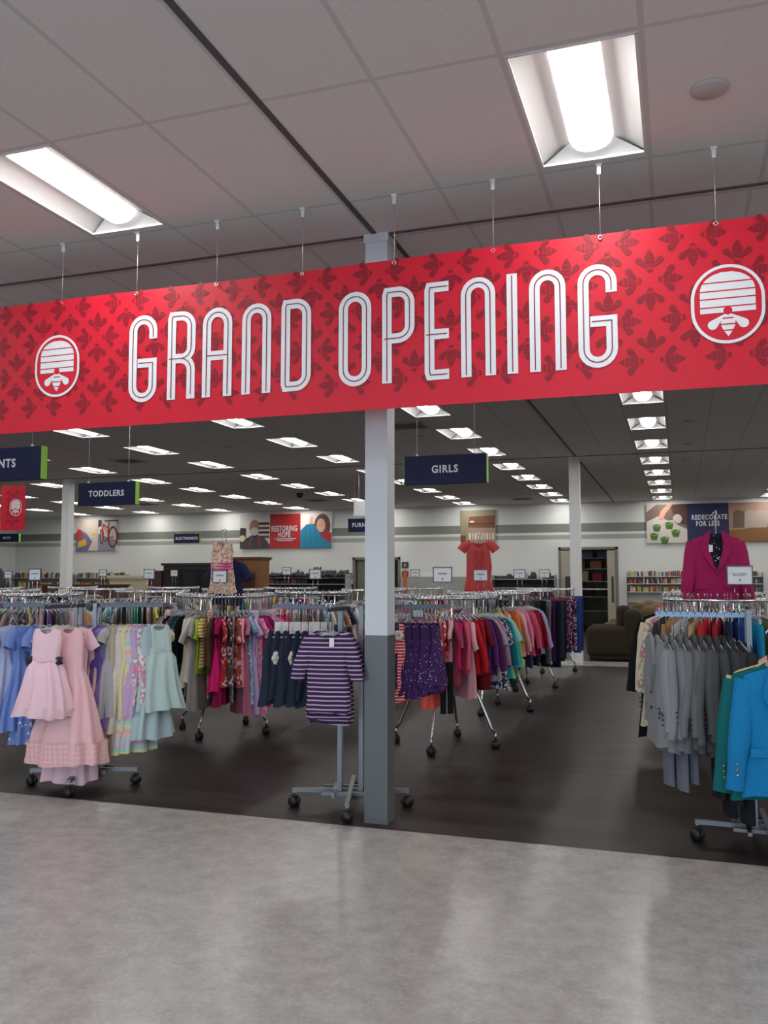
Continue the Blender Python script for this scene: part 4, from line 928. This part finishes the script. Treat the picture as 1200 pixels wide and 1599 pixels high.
it = I('trousers', 'grey', 'tan', 'black', 'navy', 'olive', 'rust', 'mauve', 'floral navy', 'brown', 'denim', 'bright red', 'crimson', 'floral purple', 'floral plum', 'blue', 'dark blue', 'dark denim', 'charcoal')
ca = cam_ang(R4x, R4y)
ring_fill(R4x, R4y, 'on fourth round rack by the far column', 'trousers on the fourth round rack', it, ca - 105, ca + 105, near=False, dense=20)
far = [(-4.63, 10.77, 'round rack behind the striped shirts'), (-7.1, 8.37, 'round rack behind the blue dresses'), (.4, 10.77, 'round rack behind the magenta blazer'), (-4.63, 13.18, 'third rack in the row behind striped shirts'), (-7.12, 10.77, 'second round rack behind the mint dress'),
       (-7.15, 13.18, 'round rack under the RESTORING HOPE poster'), (-9.75, 10.77, 'round rack nearest the left edge'), (-4.66, 15.6, 'fourth rack in the row behind striped shirts'), (-7.2, 15.6, 'round rack before the black shoes shelf'), (-9.76, 13.18, 'round rack left of the dark cabinets'),
       (-9.82, 15.6, 'round rack before the dark cabinets'), (-12.2, 13.18, 'round rack before the far left column'), (-12.3, 15.6, 'round rack beside the far left column'), (.4, 13.18, 'round rack behind the coats by the armchair')]
for i, (x, y, ph_) in enumerate(far):
    round_rack(x, y, 'chrome %s' % ph_, far=True, yaw=R(i * 17)); ca = cam_ang(x, y)
    kinds = ['top', 'tunic', 'long_sleeved_top', 'dress'] if x < 0 else ['jacket', 'coat', 'long_sleeved_top']
    ring_fill(x, y, 'on ' + ph_, 'clothes on the ' + ph_, auto_items(20 if y < 12 else 16, kinds, 100 + i), ca - 88, ca + 88, near=False, dense=36)
hm = mass.build('clothes_hanger', [PLASTIC, CHROME]); tag(hm, 'dense rows of empty and far hangers on the racks behind', 'hangers', kind='stuff')

# displayed garments above the racks
def display_post(X, Y, z0, z1, lab):
    o = tag(empty('display_post', (X, Y, z0)), lab, 'display hook', 'display hooks above the racks')
    b = MB(); b.tube([(0, .05, 0), (0, .05, z1 - z0 + .02), (0, 0, z1 - z0 + .035), (0, -.03, z1 - z0 + .01)], .006, 6); b.build('rod', CHROME, o)
    b = MB(); b.lathe([(.03, 0), (.03, .015), (.012, .03)], 12, c=(0, .05, 0)); b.build('foot', CHROME, o)
yw = R(4)
display_post(.32, 8.25, 1.47, 2.18, 'chrome hook post carrying the magenta blazer')
lin_ = fab(S(24, 20, 40), 'dotted', (.5, .45, .6), 1.6)
blazer((.31, 8.22, 2.18), R(2), 'magenta blazer with dark patterned lining displayed at right', fab(S(158, 30, 86)), 1.0, lining=lin_, seed=7, L=.585, vo=.3, slv=.53, grp=None, z0=-.17, buttons=mat('magenta_button', S(120, 20, 60), .4), tags=True)
display_post(-4.62, 8.3, 1.44, 2.12, 'chrome hook post carrying the floral display dress')
rows = [(0, .1, .014, 0), (.15, .115, .03, .001), (.5, .12, .04, .004), (.85, .135, .05, .009), (1, .16, .06, .016)]
fl = fab(S(206, 178, 154), 'floral', S(226, 206, 186), 1.6, S(170, 120, 110)); b = body_mesh(-.1, .56, rows, (.045, .06), .2, nu=40, nf=7, seed=3)
dd = tag(b.build('dress', fl, None, (-4.62, 8.27, 2.12), R(14)), 'beige floral sleeveless dress with pink waist bands displayed above rack', 'dress')
for k in range(3): q = body_mesh(-.335 - .03 * k, .016, [(0, .122, .043, .003), (1, .122, .043, .003)], (9, 0), 0, nu=40, nf=7, seed=3); q.build('waist_band', fab(S(200, 60, 130)), dd)
q = MB(); q.tube([(-.13, 0, -.63), (-.05, -.03, -.645), (.05, -.03, -.64), (.13, 0, -.63)], .02, 6); q.build('hem_frill', fl, dd)
add_hanger('kid', (-4.62, 8.27, 2.12), R(14), 'beige floral sleeveless dress displayed above rack')
hang('top', cloth('navy'), (-4.6, 8.36, 2.0), R(14), 'navy top half hidden behind the floral display dress', None, 0, 1.05)
display_post(-2.33, 10.6, 1.44, 2.16, 'chrome hook post carrying the coral display top')
crl = fab(S(190, 74, 72)); rows = [(0, .13, .016, 0), (.15, .145, .035, .001), (.5, .155, .042, .004), (.8, .15, .045, .004), (.82, .16, .05, .012), (1, .18, .055, .018)]
b = body_mesh(-.09, .6, rows, (.065, .07), .3, nu=44, nf=8, seed=5); dd = tag(b.build('ruffled_top', crl, None, (-2.34, 10.57, 2.16), R(10)), 'coral ruffled top displayed above the second round rack', 'top')
for sd in (-1, 1):
    q = MB(); q.tube([(sd * .1, 0, -.1), (sd * .17, -.01, -.14), (sd * .215, -.012, -.2)], [.04, .055, .06], 8, cap=False, flat=.5); q.build('cap_sleeve', crl, dd)
    q = MB()
    for k in range(9): q.M = Matrix.Translation((sd * .035, -.048, -.19 - .035 * k)); q.lathe([(.006, -.012), (.014, 0), (.006, .012)], 7)
    q.build('ruffle', crl, dd)
add_hanger('kid', (-2.34, 10.57, 2.16), R(10), 'coral ruffled top displayed above the second round rack')
for X, Y, z, lab, w_ in ((.49, 8.05, 1.645, 'BLAZERS sign card in front of the magenta blazer', .2), (-2.2, 8.3, 1.655, 'large sign card on the round rack right of the column', .185), (-4.55, 8.1, 1.64, 'sign card in front of the floral display dress', .165),
     (-7.14, 8.37, 1.665, 'framed sign card at far left above blue dresses', .165), (-2.28, 10.4, 1.66, 'sign card in front of the coral top', .17), (-2.29, 13.18, 1.69, 'sign card on the jeans rack', .17), (-2.27, 15.6, 1.71, 'sign card on the rack by the far column', .18),
     (-4.61, 10.77, 1.68, 'sign card before the black shoe shelf, right one', .165), (-6.12, 13.1, 1.745, 'sign card before the black shoe shelf, left one', .15), (-4.66, 15.6, 1.72, 'small sign card just right of the column', .17), (-7.19, 10.77, 1.685, 'sign card before the cream piano, left one', .17),
     (-9.76, 13.18, 1.72, 'sign card before the left bookcase, right of far column', .15), (-9.82, 15.6, 1.735, 'small sign card before the cream piano, right one', .16), (-9.8, 10.9, 1.68, 'sign card by the black shape at the left edge', .14)):
    sign_card(X, Y, z, lab, w_, w_ * .78, 'BLAZERS' if 'BLAZERS' in lab else None)

# ------------------------------------------------------------------ back of the store
WD = mat('shelf_white', (.55, .56, .54), .5); GS = mat('shelf_grey', (.35, .36, .35), .5)
def bookcase(X0, X1, Y, zs, lab, name='bookcase', m=WD, depth=.35, dark=None):
    o = tag(empty(name, ((X0 + X1) / 2, Y, 0)), lab, name.replace('_', ' ')); w_ = (X1 - X0) / 2
    for s_ in (-1, 1): b = MB(); b.box((s_ * (w_ - .01), 0, zs[0] / 2 + .06), (.025, depth, zs[0] + .12)); b.build('side_panel', m, o)
    b = MB(); b.box((0, depth / 2, zs[0] / 2 + .05), (2 * w_, .02, zs[0] + .1)); b.build('back_panel', dark or m, o)
    for z in zs: b = MB(); b.box((0, 0, z - .012), (2 * w_, depth, .024)); b.build('shelf', m, o)
    return o
BK = [S(*c) for c in ((150, 60, 55), (60, 75, 110), (200, 190, 170), (170, 150, 110), (70, 90, 70), (40, 38, 40), (205, 205, 205), (190, 120, 60), (120, 50, 60), (200, 180, 90), (90, 110, 140))]
bkm = [mat('book_cover_%d' % i, c, .6) for i, c in enumerate(BK)]
bb = MB(); bb.box((0, .0, .5), (1, 1, 1)); BKMESH = bb.mesh('book', None)
def books(X0, X1, Y, z, h, lab, grp, n, rnd, w_=.8, name='book', ms=None):
    st = (X1 - X0) / n
    for i in range(n):
        o = inst(name, BKMESH, None, (X0 + st * (i + .5), Y, z), 0, rnd.choice(ms or bkm)); hh = h * rnd.uniform(.75, 1)
        o.scale = (st * w_ * rnd.uniform(.8, 1.1), .16, hh)
        if rnd.random() < .15: o.rotation_euler = (0, R(rnd.choice((-9, 8))), 0)
        tag(o, lab, name.replace('_', ' '), grp)
rn = random.Random(3)
warm = [mat('book_cover_%d' % i, c, .6) for i, c in enumerate(BK) if i in (0, 2, 3, 6, 7, 9, 8, 1)]
bookcase(-1.52, .7, 27.4, [1.70, 1.485, 1.24, .95, .6], 'white bookcase against the back wall left of magenta blazer')
bookcase(.72, 2.3, 27.4, [1.70, 1.485, 1.24, .95, .6], 'white bookcase against the back wall right of magenta blazer')
for z, sh in ((1.70, 'top'), (1.485, 'second'), (1.24, 'third')):
    books(-1.46, .66, 27.33, z, .17, 'paperback standing on the %s shelf of bookcase left of magenta blazer' % sh, 'paperbacks on the %s shelf' % sh, 40, rn, ms=warm)
    books(.78, 2.2, 27.33, z, .17, 'paperback standing on the %s shelf of bookcase right of magenta blazer' % sh, 'paperbacks on the %s shelf, right bookcase' % sh, 22, rn)
bookcase(-23.9, -21.1, 26.9, [1.66, 1.3, 1.0], 'grey bookcase at far left before the back wall', m=GS)
bookcase(-21.0, -18.9, 26.9, [1.66, 1.3, 1.0], 'grey bookcase right of the far left column', m=GS)
books(-23.8, -21.2, 26.9, 1.66, .2, 'old book standing on top of the far left bookcase', 'books on the far left bookcase', 40, rn); books(-20.95, -19.0, 26.9, 1.66, .2, 'old book on top of bookcase right of far column', 'books on the bookcase right of the far column', 32, rn)
books(-23.8, -21.2, 26.9, 1.3, .22, 'old book on second shelf of the far left bookcase', 'books on the second shelf, far left', 30, rn); books(-20.95, -19.0, 26.9, 1.3, .2, 'old book on second shelf right of far column', 'books on the second shelf right of far column', 24, rn)
# furniture row
WOODD = mat('dark_wood', S(38, 30, 27), .4); WOODB = mat('brown_wood', S(104, 66, 40), .45); WOODR = mat('red_wood', S(70, 38, 30), .45); CREAMW = mat('cream_wood', S(190, 180, 150), .5); OAK = mat('oak_wood', S(128, 88, 52), .45)
o = tag(empty('piano', (-16.0, 24, 0)), 'cream upright piano behind the racks at left', 'piano')
b = MB(); b.b2(-1.3, 1.2, -.3, .3, 0, 1.6); b.build('case', CREAMW, o)
b = MB(); b.b2(-1.35, 1.27, -.36, .34, 1.66, 1.73); b.b2(-1.32, 1.23, -.33, .32, 1.6, 1.66); b.build('lid', mat('cream_light', S(206, 198, 172), .5), o)
b = MB(); b.b2(-1.2, 1.1, -.5, -.3, .68, .74); b.build('keyboard_shelf', CREAMW, o)
o = tag(empty('sideboard', (-17.9, 22.5, 0)), 'dark wooden sideboard behind the hangers at left', 'sideboard'); b = MB(); b.b2(-.8, 2.0, -.25, .25, 0, 1.42); b.build('body', WOODR, o); b = MB(); b.b2(-.85, 2.05, -.3, .3, 1.42, 1.46); b.build('top', WOODB, o)
o = tag(empty('cabinet', (-13.3, 22, 0)), 'black display cabinet with glazed doors', 'cabinet')
b = MB(); b.b2(-.75, 1.15, -.25, .3, 0, 2.0); b.build('body', WOODD, o); b = MB(); b.b2(-.8, 1.2, -.3, .33, 2.0, 2.07); b.build('cornice', WOODD, o)
for q in (-.73, -.12, .51):
    b = MB(); b.b2(q, q + .58, -.275, -.25, .3, 1.9); d_ = b.build('door', mat('door_black', S(26, 24, 24), .25), o); b = MB(); b.b2(q + .08, q + .5, -.28, -.272, .5, 1.82); b.build('pane', mat('dark_glass', (.02, .02, .022), .08), d_)
o = tag(empty('low_cabinet', (-14.36, 22, 0)), 'brown curved low cabinet left of the black cabinet', 'cabinet'); b = MB(); b.b2(-.22, .22, -.2, .1, 0, 1.82); b.build('body', WOODR, o); b = MB(); b.b2(-.25, .23, -.24, .1, 1.82, 1.86); b.build('top', WOODB, o)
o = tag(empty('wardrobe', (-12.0, 22.9, 0)), 'tall oak wardrobe with cornice behind the floral dress', 'wardrobe')
b = MB(); b.b2(-.75, .6, -.3, .3, 0, 2.16); b.build('body', OAK, o); b = MB(); b.b2(-.8, .68, -.36, .33, 2.2, 2.25); b.b2(-.78, .64, -.33, .32, 2.16, 2.2); b.build('cornice', WOODB, o)
b = MB(); b.b2(-.1, .45, -.32, -.3, .2, 1.8); b.build('door', WOODR, o)
o = tag(empty('dark_shape', (-18.3, 20, 0)), 'tall black rounded shape at the left edge beyond the racks', 'dark shape')
b = MB(); b.lathe([(.28, 0), (.3, .3), (.26, 1.2), (.3, 1.4), (.26, 1.62), (.14, 1.75), (.1, 1.86), (.05, 1.94)], 14); b.build('body', BLACK, o)
# shoe shelf
o = bookcase(-13.6, -10.06, 26.2, [1.66, 1.46, 1.1], 'long grey shelf unit with black shoes on it', 'shoe_shelf', GS, .5, mat('shelf_dark', (.04, .04, .04), .8))
b = MB()
b.b2(-.045, .045, -.13, .13, 0, .018); pr = []
vv = []; n = 7
for i in range(n):
    q = i / (n - 1); y = -.125 + .25 * q; h_ = .045 + .065 * q ** 1.5; w_ = .042 * (1 - .3 * abs(q - .35)); vv += [(-w_, y, .015), (-w_ * .6, y, h_), (w_ * .6, y, h_), (w_, y, .015)]
b.add(vv, [(4 * i + k, 4 * i + k + 1, 4 * i + k + 5, 4 * i + k + 4) for i in range(n - 1) for k in range(3)] + [(0, 1, 2, 3), tuple(4 * (n - 1) + k for k in (3, 2, 1, 0))], 0, True)
SHOE = b.mesh('shoe', None); sm_ = [BLACK, mat('shoe_dark', (.03, .025, .022), .4), mat('shoe_black', (.015, .015, .02), .3)]
for i in range(42):
    q = inst('shoe', SHOE, None, (-13.5 + .082 * i, 26.08, 1.661), R(rn.uniform(-14, 14)), sm_[i % 3], 1.25 * rn.uniform(.8, 1.2)); q.scale.z = rn.uniform(1.2, 2.4); tag(q, 'black shoe in the row on top of the long shelf', 'shoe', 'black shoes on the long shelf')
for i in range(14):
    q = inst('boot', SHOE, None, (-11.3 + .085 * i, 26.25, 1.661), R(rn.uniform(-20, 20)), BLACK, 1.3); q.scale.z = 2.2 if i > 2 else 3.2; tag(q, 'taller black boot standing behind the right end of the shoes', 'boot', 'black boots on the long shelf')
for i in range(10):
    q = inst('handbag', BKMESH, None, (-13.3 + .2 * i, 26.1, 1.461), 0, rn.choice([BLACK, bkm[8], bkm[5]])); q.scale = (.17, .2, rn.uniform(.1, .16)); tag(q, 'dark bag on the shelf below the shoes', 'bag', 'dark bags on the lower shelf')
o = bookcase(-5.6, -3.62, 27.3, [1.62, 1.35, 1.0], 'grey shelf unit of small appliances beside the doorway', 'appliance_shelf', GS, .45, mat('shelf_dark', (.04, .04, .04), .8))
for i, (x, c, h_, n_) in enumerate(((-5.35, (.03, .03, .03), .1, 'low black'), (-5.05, (.02, .02, .02), .16, 'boxy black'), (-4.8, (.05, .045, .04), .13, 'squat brown'), (-4.55, (.4, .4, .4), .2, 'tall silver'), (-4.3, (.03, .03, .03), .22, 'tall black'), (-4.1, (.5, .5, .48), .14, 'small white'), (-3.85, (.02, .02, .02), .22, 'wide black'))):
    b = MB(); b.lathe([(.09, 0), (.1, h_ * .3), (.08, h_ * .8), (.05, h_)], 10); b.box((.07, 0, h_ * .5), (.06, .03, h_ * .5)); tag(b.build('small_appliance', mat('appliance_%d' % i, c, .3), None, (x, 27.2, 1.62)), '%s small appliance on the shelf beside the doorway' % n_, 'appliance', 'small appliances on the shelf')
b = MB(); b.b2(-8.7, -5.65, 27.45, 27.6, 0, 1.69); tag(b.build('partition', mat('partition_grey', S(158, 160, 152), .6)), 'low grey partition along the back wall behind the coral top', 'partition', kind='structure')
for X, z, lab in ((-8.62, 2.08, 'upper dark wall plate right of the column'), (-8.62, 1.77, 'lower dark wall plate right of the column'), (-10.62, 1.72, 'upper dark wall plate left of the column'), (-10.55, 1.36, 'lower dark wall plate left of the column')):
    b = MB(); b.b2(-.11, .11, -.04, 0, -.1, .1); q = tag(b.build('wall_plate', mat('plate_dark', (.05, .05, .05), .4), None, (X, YB - .0, z)), lab, 'wall plate', 'dark wall plates')
    b = MB(); b.b2(-.04, .04, -.046, -.04, -.05, .04); b.build('button', GS, q)
b = MB(); b.b2(-.06, .06, -.01, .01, 0, 1.9); tag(b.build('orange_sign', mat('orange_print', S(206, 92, 50), .5), None, (-8.25, 26.5, 0)), 'narrow orange sign standing right of the column far back', 'sign')
b = MB(); b.b2(-.02, .6, 0, .03, 0, .34); b.tube([(.1, .015, .34), (.1, .015, H - 3.05)], .003, 4); b.tube([(.45, .015, .34), (.45, .015, H - 3.05)], .003, 4); tag(b.build('white_sign', CARD, None, (-7.0, 18.6, 3.05)), 'white hanging card just left of the column near FURNITURE sign', 'sign')
b = MB(); b.b2(-.2, .2, 0, .02, 0, .25); tag(b.build('wall_notice', CARD, None, (-18.6, YB - .02, 1.72)), 'small white notice on the back wall above the cream piano', 'notice')
# storeroom behind the doorway
o = tag(empty('storage_shelf', (-2.6, 29.2, 0)), 'metal storage shelf seen through the doorway', 'shelf')
for z in (.6, 1.05, 1.55, 1.95, 2.3): b = MB(); b.b2(-.85, .85, -.25, .25, z - .02, z); b.build('shelf', STEEL, o)
for x in (-.85, .85):
    for y in (-.25, .25): b = MB(); b.b2(x - .02, x + .02, y - .02, y + .02, 0, 2.6); b.build('post', STEEL, o)
for i, (x, z, w_, h_, c, n_) in enumerate(((-.45, 1.55, .5, .33, (176, 150, 104), 'cardboard'), (.1, 1.55, .3, .26, (160, 30, 70), 'magenta'), (.5, 1.55, .34, .22, (70, 50, 40), 'dark brown'), (-.5, 1.95, .4, .28, (140, 96, 60), 'brown'), (.05, 1.95, .36, .24, (176, 120, 80), 'tan'), (.5, 1.95, .3, .28, (120, 60, 40), 'rust'), (-.4, 2.3, .7, .2, (150, 150, 170), 'lilac grey'), (.4, 2.3, .6, .2, (130, 130, 140), 'grey'), (-.3, 1.05, .5, .3, (60, 50, 44), 'black brown'), (.4, 1.05, .5, .26, (50, 46, 44), 'black'))):
    b = MB(); b.b2(-w_ / 2, w_ / 2, -.2, .2, .001, h_); q = tag(b.build('storage_box', mat('box_%d' % i, S(*c), .7), None, (-2.6 + x, 29.15, z)), '%s box on the storage shelf behind the doorway' % n_, 'box', 'boxes in the storeroom')
    b = MB(); b.b2(-w_ / 2 - .006, w_ / 2 + .006, -.206, .206, h_ * .82, h_ + .004); b.build('lid', mat('box_%d' % i, S(*c), .7), q)
o = tag(empty('work_table', (-2.5, 28.6, 0)), 'white table in front of the storage shelf in the doorway', 'table'); b = MB(); b.b2(-.6, .6, -.3, .2, 1.28, 1.32); b.build('tabletop', WHITE, o)
for x in (-.55, .55): b = MB(); b.b2(x - .03, x + .03, -.25, .15, 0, 1.28); b.build('leg', WHITE, o)
# sofas
def sofa(X, Y, W_, L, lab, m, m2):
    o = tag(empty('sofa', (X, Y, 0)), lab, 'sofa')
    def soft(name, x0, x1, y0, y1, z0, z1, r=.09, mm=m):
        b = MB(); b.b2(x0, x1, y0, y1, z0, z1); q = b.build(name, mm, o); bv = q.modifiers.new('bevel', 'BEVEL'); bv.width = r; bv.segments = 4; bv.harden_normals = True
        for p_ in q.data.polygons: p_.use_smooth = True
    soft('base', .03, W_ - .03, .04, L - .04, 0, .42, .05)
    for q in (0, L - .26): soft('arm', -.02, W_ * .8, q, q + .26, .06, .68, .12)
    soft('backrest', W_ - .34, W_, .02, L - .02, .2, 1.02, .14)
    for k in range(2): soft('seat_cushion', .0, W_ - .3, .28 + k * (L - .54) / 2, .26 + (k + 1) * (L - .54) / 2, .4, .56, .06, m2); soft('back_cushion', W_ - .5, W_ - .22, .28 + k * (L - .54) / 2, .26 + (k + 1) * (L - .54) / 2, .52, 1.08, .1, m2)
dk = fab(S(52, 44, 34)); ol = fab(S(92, 80, 52)); tn = fab(S(120, 92, 60))
sofa(-1.78, 17.95, 1.05, 1.0, 'dark brown reclining armchair on the back aisle', dk, dk)
sofa(-1.6, 19.6, 1.1, 2.1, 'olive sofa behind the dark armchair', ol, ol); sofa(-1.5, 22.1, 1.1, 2.1, 'tan sofa behind the olive sofa', tn, tn)

bpy.context.view_layer.update()
for l, os_ in LABELS.items():
    if len(os_) > 1 and not all(bpy.data.objects[n].get('group') for n in os_): print('DUP', l, os_)
dup = {l: len(v) for l, v in LABELS.items() if len(v) > 1}
print('dups', dup, 'hangers', NH, 'objects', len(bpy.data.objects))
